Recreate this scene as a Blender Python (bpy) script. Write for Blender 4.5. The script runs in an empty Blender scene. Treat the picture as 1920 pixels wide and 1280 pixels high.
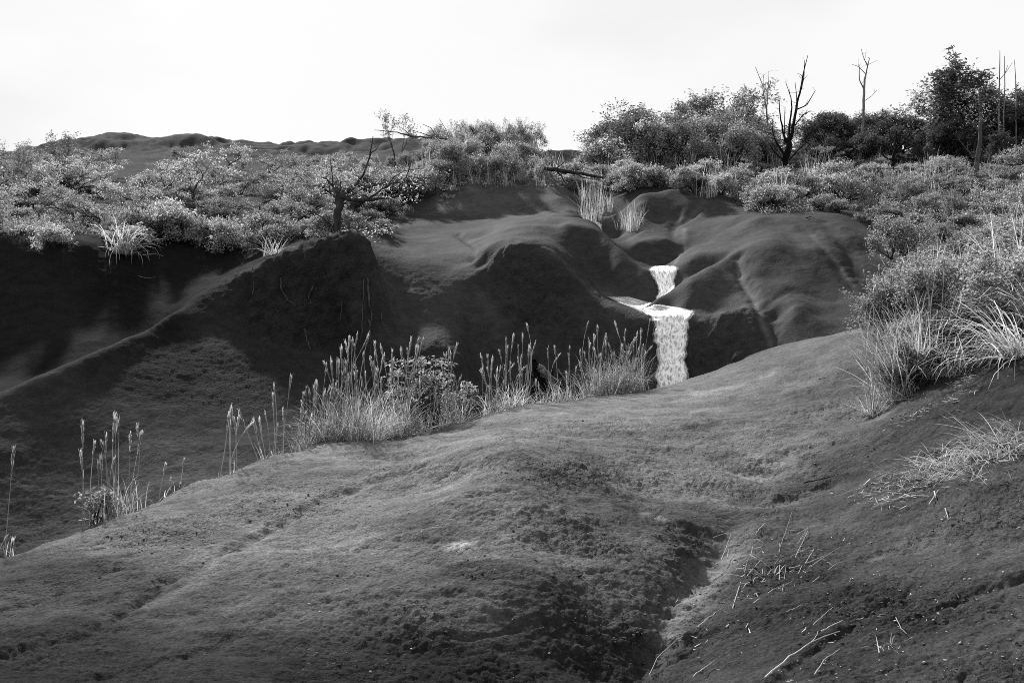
import bpy, math, random
import numpy as np
from mathutils import Vector, Matrix

# ---------------------------------------------------------------- camera, sky, sun, exposure
sc = bpy.context.scene
C = sc.collection
F = 1920 * 35.0 / 36.0            # focal length in photo pixels (35 mm lens)
CAMZ = 1.6
cam_d = bpy.data.cameras.new('camera')
cam_d.lens = 35.0; cam_d.sensor_width = 36.0; cam_d.sensor_fit = 'HORIZONTAL'
cam_d.clip_start = 0.05; cam_d.clip_end = 3000
cam = bpy.data.objects.new('camera', cam_d); C.objects.link(cam)
cam.location = (0, 0, CAMZ); cam.rotation_euler = (math.radians(90), 0, 0)
sc.camera = cam

SUN_EL, SUN_AZ = 38.0, -24.0      # degrees; azimuth from +Y, negative is to the left
world = bpy.data.worlds.new('World'); sc.world = world; world.use_nodes = True
wn, wl = world.node_tree.nodes, world.node_tree.links
wn.clear()
sky = wn.new('ShaderNodeTexSky'); sky.sky_type = 'NISHITA'; sky.sun_disc = False
sky.sun_elevation = math.radians(SUN_EL); sky.sun_rotation = math.radians(SUN_AZ)
sky.air_density = 1.0; sky.dust_density = 2.0; sky.ozone_density = 1.0
bw = wn.new('ShaderNodeRGBToBW')
tc = wn.new('ShaderNodeTexCoord')
cn = wn.new('ShaderNodeTexNoise'); cn.inputs['Scale'].default_value = 1.6; cn.inputs['Detail'].default_value = 5
cmap = wn.new('ShaderNodeMapping'); cmap.inputs['Scale'].default_value = (1, 1, 2.6)
ramp = wn.new('ShaderNodeMapRange'); ramp.inputs['From Min'].default_value = 0.35; ramp.inputs['From Max'].default_value = 0.6
ramp.inputs['To Min'].default_value = 6.3; ramp.inputs['To Max'].default_value = 7.9
mixc = wn.new('ShaderNodeMix'); mixc.data_type = 'FLOAT'; mixc.inputs['Factor'].default_value = 0.97
bg = wn.new('ShaderNodeBackground'); bg.inputs['Strength'].default_value = 0.05
wo = wn.new('ShaderNodeOutputWorld')
wl.new(tc.outputs['Generated'], cmap.inputs['Vector']); wl.new(cmap.outputs['Vector'], cn.inputs['Vector'])
wl.new(cn.outputs['Fac'], ramp.inputs['Value'])
wl.new(sky.outputs['Color'], bw.inputs['Color'])
wl.new(bw.outputs['Val'], mixc.inputs['A']); wl.new(ramp.outputs['Result'], mixc.inputs['B'])
wl.new(mixc.outputs['Result'], bg.inputs['Color']); wl.new(bg.outputs['Background'], wo.inputs['Surface'])

sun_d = bpy.data.lights.new('sun', 'SUN'); sun_d.energy = 5.0; sun_d.angle = math.radians(3.0)
sun_d.color = (1.0, 1.0, 1.0)     # black-and-white photograph: neutral light
sun = bpy.data.objects.new('sun', sun_d); C.objects.link(sun)
_e, _a = math.radians(SUN_EL), math.radians(SUN_AZ)
SUNV = Vector((math.sin(_a) * math.cos(_e), math.cos(_a) * math.cos(_e), math.sin(_e)))
sun.rotation_euler = SUNV.to_track_quat('Z', 'Y').to_euler(); sun.location = SUNV * 60

sc.view_settings.view_transform = 'Standard'; sc.view_settings.look = 'None'
sc.view_settings.exposure = 1.3; sc.view_settings.gamma = 1.0
sc.view_settings.use_curve_mapping = False
sc.cycles.use_denoising = False   # keep the soil's grain; what noise is left reads as film grain
sc.cycles.filter_width = 0.9
sc.cycles.max_bounces = 6; sc.cycles.transparent_max_bounces = 8

# ---------------------------------------------------------------- small tools
def tag(o, label=None, cat=None, group=None, kind=None):
    if label: o['label'] = label
    if cat: o['category'] = cat
    if group: o['group'] = group
    if kind: o['kind'] = kind
    return o

def empty(name, loc):
    o = bpy.data.objects.new(name, None); C.objects.link(o)
    o.empty_display_size = 0.1; o.location = loc
    return o

def np_mesh(name, verts, faces, mats=(), smooth=False, mat_idx=None):
    """faces: (n,k) int array or list of such arrays."""
    if not isinstance(faces, (list, tuple)): faces = [faces]
    faces = [np.asarray(f, dtype=np.int32) for f in faces if len(f)]
    me = bpy.data.meshes.new(name)
    verts = np.asarray(verts, dtype=np.float32)
    nl = sum(f.size for f in faces); nf = sum(len(f) for f in faces)
    me.vertices.add(len(verts)); me.loops.add(nl); me.polygons.add(nf)
    me.vertices.foreach_set('co', verts.ravel())
    me.loops.foreach_set('vertex_index', np.concatenate([f.ravel() for f in faces]))
    tot = np.concatenate([np.full(len(f), f.shape[1], dtype=np.int32) for f in faces])
    st = np.concatenate([[0], np.cumsum(tot)[:-1]]).astype(np.int32)
    me.polygons.foreach_set('loop_start', st)
    if smooth: me.polygons.foreach_set('use_smooth', np.ones(nf, dtype=bool))
    for m in mats: me.materials.append(m)
    if mat_idx is not None: me.polygons.foreach_set('material_index', np.asarray(mat_idx, dtype=np.int32))
    me.update(calc_edges=True)
    return me

def obj(name, me, parent=None, loc=None):
    o = bpy.data.objects.new(name, me); C.objects.link(o)
    if parent is not None: o.parent = parent
    if loc is not None: o.location = loc
    return o

# vectorised value noise -------------------------------------------------
_tab = np.random.RandomState(7).rand(65536).astype(np.float32)
def _h(ix, iy, iz):
    return _tab[(ix * 73856093 ^ iy * 19349663 ^ iz * 83492791) & 65535]
def vnoise(p):
    p = np.asarray(p, dtype=np.float32)
    i = np.floor(p).astype(np.int64); f = p - i
    u = f * f * (3 - 2 * f)
    x, y, z = i[:, 0], i[:, 1], i[:, 2]
    ux, uy, uz = u[:, 0], u[:, 1], u[:, 2]
    def L(a, b, t): return a + (b - a) * t
    c = L(L(L(_h(x, y, z), _h(x + 1, y, z), ux), L(_h(x, y + 1, z), _h(x + 1, y + 1, z), ux), uy),
          L(L(_h(x, y, z + 1), _h(x + 1, y, z + 1), ux), L(_h(x, y + 1, z + 1), _h(x + 1, y + 1, z + 1), ux), uy), uz)
    return c * 2 - 1
def fbm(p, oct=4, lac=2.03, gain=0.5):
    s = 0; a = 1.0; p = np.asarray(p, dtype=np.float32)
    for k in range(oct):
        s = s + a * vnoise(p + 17.3 * k); p = p * lac; a *= gain
    return s

# ---------------------------------------------------------------- terrain shape
# control profiles: photo column -> [(distance in metres, photo row)].  Distances come from the lie of the
# land (camera 1.5 m above the near ground, slopes between ground lines); hidden dips are given their own heights.
PROF = {
 -700: [(1.2, 2900), (2.5, 1750), (4, 1370), (6, 1190), (8, 1130), (10, 1080), (13, 860), (17, 640), (21, 480), (30, 370), (45, 330), (60, 350)],
 -300: [(1.2, 2950), (2.5, 1780), (4, 1330), (5.5, 1180), (6.5, 1120), (8, 1130), (9.5, 1090), (11.5, 930), (13, 800), (15, 715), (18, 500), (21, 430), (30, 350), (45, 315), (60, 345)],
 0: [(1.2, 2960), (2.5, 1740), (4.2, 1280), (5.6, 1150), (6.4, 1095), (7.0, 1058), (7.6, 1045), (8.5, 1100), (9.8, 1100), (10.8, 1045), (11.6, 950), (12.4, 840), (14.2, 722), (15, 698), (16.5, 610), (17.3, 505), (17.7, 448), (20, 425), (26, 375), (34, 330), (45, 308), (50, 303), (60, 330)],
 160: [(4.2, 1280), (5.5, 1147), (6.8, 1046), (7.7, 994), (8.4, 985), (9.3, 1040), (10.4, 1035), (11.3, 985), (12.2, 890), (13, 790), (15.8, 640), (17, 565), (17.7, 490), (18.1, 456), (21, 425), (27, 370), (35, 320), (45, 285), (50, 272), (60, 310)],
 330: [(1.2, 2980), (2.5, 1730), (4.2, 1280), (5.5, 1130), (7, 1018), (8.6, 932), (9.2, 922), (9.9, 968), (10.6, 960), (11.3, 915), (12.5, 840), (14, 720), (17.1, 566), (18, 530), (19, 482), (19.6, 460), (22, 425), (26, 380), (32, 330), (40, 290), (48, 265), (58, 300)],
 420: [(15.3, 640), (15.9, 600), (16.25, 545), (16.6, 530), (17.3, 520), (18.5, 500), (20, 460), (24, 410)],
 470: [(4.2, 1280), (6, 1075), (8, 938), (9.4, 880), (10.0, 873), (10.8, 915), (11.6, 905), (12.6, 840), (14, 740), (15.2, 655), (15.8, 610), (16.2, 540), (16.45, 512), (17.2, 505), (19, 480), (22, 430), (30, 350), (40, 300), (48, 266), (58, 300)],
 540: [(15.4, 655), (15.95, 605), (16.25, 540), (16.5, 484), (17.1, 478), (18.5, 465)],
 600: [(1.2, 2990), (2.5, 1740), (4.3, 1280), (5.5, 1110), (7, 985), (8.5, 895), (10.2, 836), (10.7, 829), (11.4, 865), (12.5, 850), (13.2, 810), (14.2, 740), (15.3, 672), (15.95, 625), (16.2, 560), (16.42, 468), (17, 456), (18, 450), (20, 430), (24, 390), (30, 340), (40, 300), (50, 280), (60, 310)],
 650: [(15.4, 680), (15.95, 620), (16.15, 560), (16.38, 458), (17, 448), (18, 446), (20, 428)],
 692: [(14.2, 745), (15.3, 690), (15.9, 630), (16.1, 570), (16.4, 462), (16.9, 455), (17.6, 475), (18.6, 468), (21, 425), (24, 395)],
 740: [(4.4, 1280), (6, 1075), (8, 925), (9.5, 862), (10.8, 824), (11.3, 820), (12, 850), (13, 840), (13.8, 805), (14.8, 760), (15.6, 715), (15.8, 690), (16.0, 648), (16.5, 618), (17.0, 578), (17.4, 542), (17.9, 505), (18.4, 482), (19.5, 466), (21, 440), (23, 408), (24.5, 394), (28, 345), (34, 310), (42, 290), (52, 280), (62, 310)],
 800: [(14.8, 765), (15.6, 715), (15.8, 690), (16.0, 655), (16.5, 623), (17.0, 583), (17.4, 547), (17.9, 508), (18.4, 486), (19.5, 468), (20.5, 450), (22, 425), (24, 398), (25.2, 350), (26, 325), (27.5, 316)],
 820: [(1.2, 3000), (2.5, 1750), (4.4, 1280), (6, 1065), (8, 910), (9.5, 848), (11.4, 806), (11.9, 803), (12.7, 835), (13.7, 825), (32, 290), (40, 275), (52, 285)],
 860: [(15.6, 725), (15.8, 700), (16.0, 665), (16.6, 630), (17.1, 582), (17.5, 537), (18.0, 503), (18.5, 490), (19.2, 470), (20.2, 452), (20.8, 443), (22, 425), (23.8, 398), (24.4, 380), (25.5, 345), (26.2, 322), (27.5, 313)],
 900: [(4.5, 1280), (5.5, 1060), (7, 913), (8.3, 836), (8.8, 826), (9.6, 821), (10.8, 803), (12, 786), (12.5, 783), (13.2, 812), (14.5, 795), (16, 720), (16.6, 690), (17, 655), (17.2, 600), (17.5, 545), (17.8, 505), (18.1, 485), (18.5, 468), (19.2, 462), (20.5, 447), (22, 425), (23.8, 400), (24.5, 375), (25.6, 340), (26.2, 325), (27, 320), (30, 290), (36, 275), (48, 285)],
 965: [(4.55, 1280), (5.5, 1062), (7, 912), (8.2, 838), (8.7, 826), (9.6, 817), (11, 792), (12.4, 767), (12.9, 764), (13.6, 795), (15, 775), (16.2, 715), (16.8, 690), (17.05, 650), (17.25, 590), (17.5, 520), (17.7, 470), (18.0, 455), (18.6, 447), (19.4, 440), (19.8, 437), (20.1, 428), (20.8, 420), (22, 412), (24, 398), (24.6, 378), (25.6, 348), (26.3, 335), (27.5, 325), (30, 290), (36, 275)],
 1010: [(16.2, 715), (16.8, 690), (17.05, 645), (17.3, 580), (17.55, 510), (17.75, 465), (18.1, 452), (18.8, 446), (19.4, 440), (19.9, 425), (20.8, 418), (22, 408), (23.8, 396), (24.4, 375), (25.4, 350), (26, 342), (28, 322)],
 1050: [(1.2, 3010), (2.5, 1760), (4.6, 1280), (5.6, 1090), (7, 940), (8.4, 850), (9, 836), (10, 812), (11.2, 782), (12.8, 756), (13.3, 754), (14, 785), (15, 775), (16.2, 720), (16.8, 690), (17.05, 640), (17.3, 575), (17.5, 520), (17.7, 492), (18.2, 472), (18.8, 460), (19.3, 452), (19.8, 430), (20.6, 420), (21.5, 408), (22.5, 400), (23.6, 390), (24.3, 370), (25.2, 352), (26, 346), (27, 343), (30, 325), (36, 310), (42, 305), (50, 330)],
 1085: [(16.2, 725), (16.7, 690), (17, 635), (17.25, 575), (17.45, 540), (17.7, 525), (18.3, 510), (19, 488), (19.3, 470), (19.6, 440), (20, 420), (20.8, 408), (22, 402), (23.5, 395), (24.5, 387), (25.5, 393), (27, 375), (29, 358), (33, 330), (42, 312), (52, 335)],
 1120: [(4.6, 1290), (5.2, 1190), (5.6, 1130), (6.2, 1050), (6.9, 975), (7.8, 895), (8.8, 855), (10, 815), (11.5, 775), (13, 744), (13.5, 741), (14.2, 768), (15.3, 770), (16.2, 730), (16.7, 690), (17, 630), (17.2, 585), (17.4, 562), (17.9, 550), (18.6, 535), (18.9, 515), (19.2, 470), (19.6, 440), (20.2, 426), (20.8, 422), (21.8, 440), (23.5, 430), (25, 408), (28, 365), (33, 332), (42, 312)],
 1160: [(16.2, 730), (16.6, 690), (16.85, 630), (17.05, 600), (17.25, 578), (17.6, 567), (18.2, 562), (18.4, 540), (18.7, 495), (19, 472), (19.4, 463), (19.9, 461), (21, 482), (22.5, 466), (23.5, 446), (25, 418), (28, 372), (32, 340), (40, 312)],
 1200: [(4.4, 1345), (5.05, 1265), (5.5, 1165), (5.9, 1098), (6.5, 1025), (7.2, 975), (8.2, 920), (9.5, 842), (11.5, 778), (13.3, 736), (13.8, 733), (14.4, 758), (15.4, 775), (16.2, 735), (16.55, 690), (16.75, 630), (16.9, 600), (17.05, 589), (17.5, 579), (18, 572), (18.15, 550), (18.35, 520), (18.6, 505), (18.9, 500), (19.6, 515), (20.4, 507), (20.9, 490), (21.2, 465), (21.6, 452), (22.3, 437), (23, 420), (23.6, 385), (24.2, 366), (27, 348), (32, 320), (40, 300), (50, 320)],
 1232: [(16.2, 740), (16.6, 650), (16.75, 604), (16.9, 592), (17.4, 584), (17.9, 575), (18.1, 560), (18.5, 525), (18.75, 508), (19.2, 505), (20.4, 501), (20.8, 495), (21.1, 465), (21.4, 449), (22.2, 437), (23.2, 415), (23.8, 385), (24.4, 360)],
 1256: [(16.2, 740), (16.6, 650), (16.75, 604), (16.9, 592), (17.3, 586), (17.45, 570), (17.65, 550), (17.85, 546), (18.05, 556), (18.4, 538), (18.75, 508), (19.2, 504), (20.5, 500), (20.9, 492), (21.2, 465), (21.5, 449), (22.4, 436), (23.3, 410), (23.8, 385), (24.4, 356), (27, 342), (32, 310), (40, 292)],
 1290: [(4.5, 1290), (5.3, 1182), (5.8, 1128), (6.25, 1097), (6.6, 1030), (7.2, 975), (8.4, 908), (10, 825), (12, 762), (13.6, 714), (14.1, 711), (14.7, 735), (15.6, 755), (16.1, 710), (16.45, 640), (16.65, 600), (16.8, 590), (17.0, 583), (17.2, 560), (17.5, 532), (17.8, 521), (18.1, 523), (18.6, 522), (18.9, 505), (19.1, 490), (19.4, 480), (20.3, 468), (22, 435), (23.2, 405), (23.8, 380), (24.5, 357), (28, 335), (34, 305)],
 1335: [(15.4, 745), (15.95, 690), (16.25, 630), (16.45, 598), (16.8, 585), (17.2, 560), (17.6, 525), (17.9, 505), (18.2, 498), (18.5, 504), (18.8, 502), (19.0, 485), (19.2, 474), (19.6, 468), (20.6, 455), (22, 428), (23.3, 400), (24, 378), (24.8, 365)],
 1380: [(15.0, 740), (15.6, 695), (15.95, 635), (16.15, 600), (16.6, 580), (17.3, 550), (18, 512), (18.5, 482), (18.8, 472), (19.3, 468), (20.3, 452), (21.5, 425), (22, 408), (23, 398), (24.5, 378)],
 1400: [(1.2, 3000), (2.5, 1740), (4.3, 1280), (5.3, 1150), (6.3, 1050), (7.2, 988), (7.8, 948), (9, 880), (10.5, 802), (12.5, 730), (14, 677), (14.5, 674), (14.9, 695)],
 1420: [(14.9, 720), (15.5, 670), (15.8, 620), (16.0, 590), (16.5, 568), (17.3, 535), (17.9, 500), (18.4, 470), (18.8, 455), (19.6, 448), (20.6, 432), (21.2, 410), (22.5, 400), (24.5, 376)],
 1450: [(14.6, 665), (15.0, 690), (15.4, 660), (15.75, 625), (16.1, 600), (16.4, 572), (16.8, 560), (17.5, 525), (18, 490), (18.4, 460), (18.8, 447), (19.8, 437), (20.8, 420), (21.6, 403), (23, 392), (24.5, 376), (28, 340), (34, 305), (42, 285)],
 1490: [(14, 645), (14.5, 643), (15, 655), (15.4, 625), (15.7, 590), (15.95, 572), (16.4, 562), (17.2, 535), (17.8, 500), (18.3, 470), (18.9, 455), (19.8, 440), (20.8, 415), (22, 400), (24, 385), (26, 360), (32, 312), (40, 290), (52, 310)],
 1530: [(14, 634), (14.5, 633), (15, 645), (15.5, 605), (15.9, 590), (16.6, 570), (17.3, 535), (17.8, 500), (18.4, 465), (19, 448), (20, 432), (21, 410), (22.5, 398)],
 1565: [(15, 640), (15.6, 600), (16.2, 585), (17, 550), (17.7, 510), (18.4, 470), (19.2, 445), (20.3, 420), (22, 402)],
 1600: [(13.5, 624), (14, 618), (14.5, 630), (15.3, 610), (16.5, 565), (17.5, 520), (18.5, 475), (19.6, 440), (21, 418), (24, 385), (30, 325), (38, 295)],
 1640: [(1.2, 2950), (2.5, 1680), (4.0, 1280), (5, 1125), (6.3, 1003), (7.5, 930), (8.7, 862), (10.3, 785), (11.5, 712), (12.5, 652), (13.3, 612), (14, 610), (15.3, 605), (17, 550), (19, 475), (21, 435), (24, 390)],
 1760: [(3.8, 1280), (5, 1090), (6.5, 950), (8, 835), (9.6, 745), (11, 660), (12.5, 600), (14, 580), (16, 540), (18, 480), (20, 440), (24, 378), (28, 333), (34, 303), (42, 290), (54, 310)],
 1920: [(1.2, 2900), (2.3, 1680), (3.6, 1280), (4.5, 1130), (5.5, 1000), (6.5, 900), (8, 780), (9.2, 695), (10.5, 620), (12, 565), (14, 525), (18, 450), (24, 380), (30, 322), (40, 290), (54, 315)],
 2250: [(1.2, 2750), (2.3, 1560), (3.6, 1180), (5.5, 900), (8, 700), (10.5, 570), (14, 490), (20, 410), (30, 320), (45, 290)],
 2650: [(1.2, 2600), (2.3, 1430), (3.6, 1060), (6, 790), (10, 560), (16, 440), (28, 330), (45, 300)],
}
def B(D): return F * np.log(np.asarray(D, dtype=np.float64) / 10.0)
_cp = [(px, float(B(D)), py) for px, l in PROF.items() for D, py in l]
# crest and foot lines of the lobes: (column, distance, row), resampled between the corners
LINES = [
 [(0, 13.3, 733), (60, 13.45, 710), (130, 13.8, 682), (200, 14.3, 655), (270, 15.0, 620), (330, 15.9, 582), (372, 16.5, 555)],
 [(0, 13.7, 741), (130, 14.25, 691), (200, 14.75, 665), (270, 15.45, 631), (330, 16.35, 593)],
 [(0, 13.0, 772), (130, 13.5, 718), (200, 14.0, 692), (270, 14.65, 657), (330, 15.5, 618)],
 [(1178, 4.65, 1320), (1190, 5.0, 1265), (1215, 5.35, 1205), (1245, 5.72, 1150), (1285, 6.2, 1098), (1325, 6.65, 1058), (1360, 7.15, 1008), (1392, 7.7, 950), (1460, 8.1, 938), (1545, 8.3, 914)],
 [(1250, 4.98, 1272), (1282, 5.33, 1210), (1312, 5.7, 1155), (1350, 6.18, 1103), (1378, 6.6, 1064)],
 [(1150, 5.75, 1114), (1190, 5.9, 1094), (1230, 6.25, 1062), (1270, 6.68, 1028), (1305, 7.12, 994), (1340, 7.65, 958)],
 [(1055, 19.3, 455), (1075, 19.1, 478), (1100, 18.85, 510), (1125, 18.6, 536), (1150, 18.3, 558), (1180, 18.1, 568), (1210, 18.0, 572)],
 [(1040, 20.0, 424), (1060, 19.9, 418), (1085, 19.8, 422), (1110, 19.7, 430), (1135, 19.5, 445), (1160, 19.2, 464), (1190, 18.8, 492), (1212, 18.6, 508)],
 [(1195, 20.6, 498), (1220, 20.75, 498), (1250, 20.85, 494), (1272, 20.9, 480)],
 [(1185, 21.2, 468), (1200, 21.3, 455), (1225, 21.35, 449), (1250, 21.4, 448), (1270, 21.35, 456), (1285, 21.2, 468)],
 [(1232, 17.6, 560), (1256, 17.8, 546), (1290, 17.85, 521), (1335, 18.2, 498), (1360, 18.5, 484), (1385, 18.8, 470)],
 [(1300, 18.7, 521), (1335, 18.7, 503), (1360, 18.85, 488)],
 [(1295, 19.05, 489), (1310, 19.1, 481), (1340, 19.2, 473), (1370, 19.25, 466), (1390, 19.3, 463)],
 [(870, 18.45, 491), (890, 18.35, 485), (905, 18.2, 472), (930, 18.1, 458), (960, 18.0, 452), (1000, 18.0, 450), (1025, 18.0, 460), (1045, 17.95, 478), (1070, 17.8, 512), (1095, 17.65, 540), (1120, 17.5, 560), (1150, 17.3, 574), (1180, 17.15, 584), (1215, 17.0, 590)],
 [(905, 17.95, 500), (930, 17.8, 478), (960, 17.7, 470), (1000, 17.7, 468), (1025, 17.68, 480), (1045, 17.6, 505), (1070, 17.5, 535), (1095, 17.4, 560), (1120, 17.25, 582)],
 [(1310, 16.6, 596), (1350, 16.35, 592), (1390, 16.15, 592), (1420, 16.05, 585), (1436, 16.05, 590)],
]
for _l in LINES:
    for (x0, d0, y0), (x1, d1, y1) in zip(_l[:-1], _l[1:]):
        _k = max(1, int(abs(x1 - x0) / 12))
        for i in range(_k):
            t = i / _k
            _cp.append((x0 + (x1 - x0) * t, float(B(d0 + (d1 - d0) * t)), y0 + (y1 - y0) * t))
    _cp.append((_l[-1][0], float(B(_l[-1][1])), _l[-1][2]))
for px in (-700, 0, 600, 1200, 1900, 2650):
    _cp += [(px, float(B(110)), 420), (px, float(B(200)), 460), (px, float(B(400)), 560)]
CP = np.array(_cp)
CC = 9.0
SX = 1.0
def _phi(a, b, P):
    d2 = ((a[:, None] - P[None, :, 0]) * SX) ** 2 + (b[:, None] - P[None, :, 1]) ** 2
    return np.sqrt(d2 + CC * CC)
_A = _phi(CP[:, 0], CP[:, 1], CP)
_n = len(CP)
_M = np.zeros((_n + 3, _n + 3)); _M[:_n, :_n] = _A - np.eye(_n) * 1.0
_M[:_n, _n] = 1; _M[:_n, _n + 1] = CP[:, 0] / 1000; _M[:_n, _n + 2] = CP[:, 1] / 1000; _M[_n:, :_n] = _M[:_n, _n:].T
_w = np.linalg.solve(_M, np.concatenate([CP[:, 2], [0, 0, 0]]))
def rows(a, b):
    """photo row of the ground at column a and log-distance b"""
    a = np.asarray(a, dtype=np.float64).ravel(); b = np.asarray(b, dtype=np.float64).ravel()
    out = np.empty(len(a), dtype=np.float64)
    P32 = CP.astype(np.float32); w32 = _w[:_n].astype(np.float32)
    for s in range(0, len(a), 40000):
        aa, bb = a[s:s + 40000], b[s:s + 40000]
        d = (aa[:, None].astype(np.float32) - P32[None, :, 0]); d *= d
        e = (bb[:, None].astype(np.float32) - P32[None, :, 1]); e *= e
        d += e; d += np.float32(CC * CC); np.sqrt(d, out=d)
        out[s:s + 40000] = d @ w32 + _w[_n] + _w[_n + 1] * aa / 1000 + _w[_n + 2] * bb / 1000
    return out
# dense look-up profiles, used to set things down on the ground
LA = np.arange(-720, 2681, 10.0)
LB = np.arange(float(B(1.2)), float(B(70)), 6.0)
_g = np.meshgrid(LA, LB, indexing='ij')
LUT = rows(_g[0], _g[1]).reshape(len(LA), len(LB))
def prof(px):
    t = (px - LA[0]) / 10.0; i = int(np.clip(math.floor(t), 0, len(LA) - 2)); t -= i
    return LUT[i] * (1 - t) + LUT[i + 1] * t
def hit(px, py, dmin=2.0):
    """distance of the first ground met along a photo pixel's direction, from dmin on"""
    p = prof(px); k0 = int(np.searchsorted(LB, float(B(dmin))))
    idx = np.nonzero(p[k0:] <= py)[0]
    if len(idx) == 0: return None
    k = k0 + idx[0]
    if k == k0: return 10 * math.exp(LB[k] / F)
    t = (p[k - 1] - py) / max(p[k - 1] - p[k], 1e-6)
    return 10 * math.exp((LB[k - 1] + t * (LB[k] - LB[k - 1])) / F)
def gz(x, y):
    """ground height at world x, y"""
    px = 960 + x / y * F
    return CAMZ + (640 - float(np.interp(float(B(y)), LB, prof(px)))) / F * y
def W(px, py, D): return Vector(((px - 960) / F * D, D, CAMZ + (640 - py) / F * D))
def ground(px, py, dmin=2.0):
    D = hit(px, py, dmin)
    if D is None: D = 45.0
    return W(px, py, D)
# ---------------------------------------------------------------- terrain mesh
def seg_dist(a, b, line):
    """distance in log-polar pixels to a polyline, and signed side"""
    best = np.full(a.shape, 1e9); 
    for (x0, y0), (x1, y1) in zip(line[:-1], line[1:]):
        dx, dy = x1 - x0, y1 - y0; L2 = dx * dx + dy * dy + 1e-9
        t = np.clip(((a - x0) * dx + (b - y0) * dy) / L2, 0, 1)
        best = np.minimum(best, np.hypot(a - x0 - t * dx, b - y0 - t * dy))
    return best
def gline(pts, dmin=2.0):
    """photo polyline on the visible ground -> (column, log-distance) polyline"""
    out = []
    for (x0, y0), (x1, y1) in zip(pts[:-1], pts[1:]):
        for k in range(4):
            t = k / 4; x, y = x0 + (x1 - x0) * t, y0 + (y1 - y0) * t
            D = hit(x, y, dmin)
            if D: out.append((x, float(B(D))))
    D = hit(pts[-1][0], pts[-1][1], dmin)
    if D: out.append((pts[-1][0], float(B(D))))
    return out

da = 3.2
A1 = np.concatenate([np.arange(-700, -60, 16.0), np.arange(-60, 1984, da), np.arange(1984, 2660, 16.0)])
NR = 940
lb2 = np.arange(float(B(1.25)), float(B(390)), 7.0)
_g = np.meshgrid(LA, lb2, indexing='ij')
prof2 = rows(_g[0], _g[1]).reshape(len(LA), len(lb2))
Dl = 10 * np.exp(lb2 / F)
dpy = np.diff(prof2, axis=1)
vis = np.where(dpy < 0, 1.0, 0.35)
w1 = np.where(Dl[1:] > 56, 0.03, 1.0) * np.where(Dl[1:] < 3.4, 0.25, 1.0)
ds = np.sqrt((0.22 * 7.0) ** 2 + (dpy * vis) ** 2) * w1
cum = np.concatenate([np.zeros((len(LA), 1)), np.cumsum(ds, axis=1)], axis=1)
cum /= cum[:, -1:]
tt = np.linspace(0, 1, NR)
rowsB = np.array([np.interp(tt, cum[i], lb2) for i in range(len(LA))])
for _ in range(2):                    # keep neighbouring columns in step
    rb = rowsB.copy(); rb[1:-1] = 0.25 * rowsB[:-2] + 0.5 * rowsB[1:-1] + 0.25 * rowsB[2:]; rowsB = rb
ti = np.clip((A1 - LA[0]) / 10.0, 0, len(LA) - 1.001); i0 = ti.astype(int); tf = (ti - i0)[:, None]
GB = rowsB[i0] * (1 - tf) + rowsB[i0 + 1] * tf
GA = np.repeat(A1[:, None], NR, axis=1)
PY = rows(GA, GB).reshape(GA.shape)
GD = 10 * np.exp(GB / F)

# rills and cracks: (photo polyline, depth m, half width px, min distance)
pale = np.zeros_like(GA); crumb = np.zeros_like(GA); dark = np.zeros_like(GA)
dz = np.zeros_like(GA)
RILLS = [
 ([(0, 1226), (100, 1200), (200, 1168), (290, 1112), (350, 1075), (430, 1032), (520, 975), (620, 925), (700, 892), (790, 868)], 0.045, 17, 2),
 ([(0, 1143), (90, 1120), (160, 1090), (226, 1066)], 0.03, 10, 2),
 ([(150, 1262), (330, 1225), (460, 1180)], 0.015, 14, 2),
 ([(1195, 1275), (1235, 1190), (1262, 1140), (1320, 1078), (1362, 1020), (1372, 985), (1395, 950), (1460, 935), (1545, 912)], 0.03, 24, 2),
 ([(1400, 945), (1450, 880), (1480, 850), (1570, 835)], 0.03, 30, 2),
 ([(1700, 1165), (1800, 1120), (1920, 1085)], 0.03, 14, 2),
 ([(1700, 1110), (1560, 1190), (1450, 1270)], 0.03, 18, 2),
 ([(1640, 905), (1740, 860), (1850, 830)], 0.02, 14, 2),
 ([(905, 350), (950, 385), (985, 395)], 0.10, 9, 20), ([(850, 345), (880, 380), (920, 395)], 0.07, 9, 20),
 ([(935, 345), (970, 375), (1000, 392)], 0.08, 7, 20), ([(1000, 380), (1030, 390), (1080, 398)], 0.05, 9, 20),
 ([(1440, 400), (1480, 440), (1540, 500)], 0.03, 14, 15), ([(1545, 415), (1588, 455), (1612, 515)], 0.09, 18, 15),
 ([(1500, 425), (1535, 450), (1600, 545)], 0.04, 10, 15), ([(1270, 400), (1262, 440), (1283, 470)], 0.07, 10, 15),
 ([(1385, 480), (1388, 515), (1412, 555), (1428, 590), (1446, 640)], 0.10, 11, 14),
 ([(1330, 370), (1290, 410), (1262, 425)], 0.10, 11, 15), ([(860, 440), (895, 462), (890, 485)], 0.08, 10, 16),
 ([(1430, 575), (1480, 545), (1560, 565)], 0.05, 12, 15),
]
for pts, dep, hw, dm in RILLS:
    l = gline(pts, dm)
    if len(l) < 2: continue
    m = (GA > min(p[0] for p in l) - 120) & (GA < max(p[0] for p in l) + 120)
    d = seg_dist(GA[m], GB[m], l)
    if dm > 10: dep *= 0.7
    d = d * (1 + 0.35 * vnoise(np.stack([GA[m] / 9, GB[m] / 9, np.full(m.sum(), 3.3)], 1)))
    jit = 1 + (0.35 if dm < 10 else 0.15) * vnoise(np.stack([GA[m] / 30, GB[m] / 30, np.full(m.sum(), dep * 100)], 1))
    dz[m] -= dep * np.exp(-(d / hw) ** 2) * jit
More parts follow.
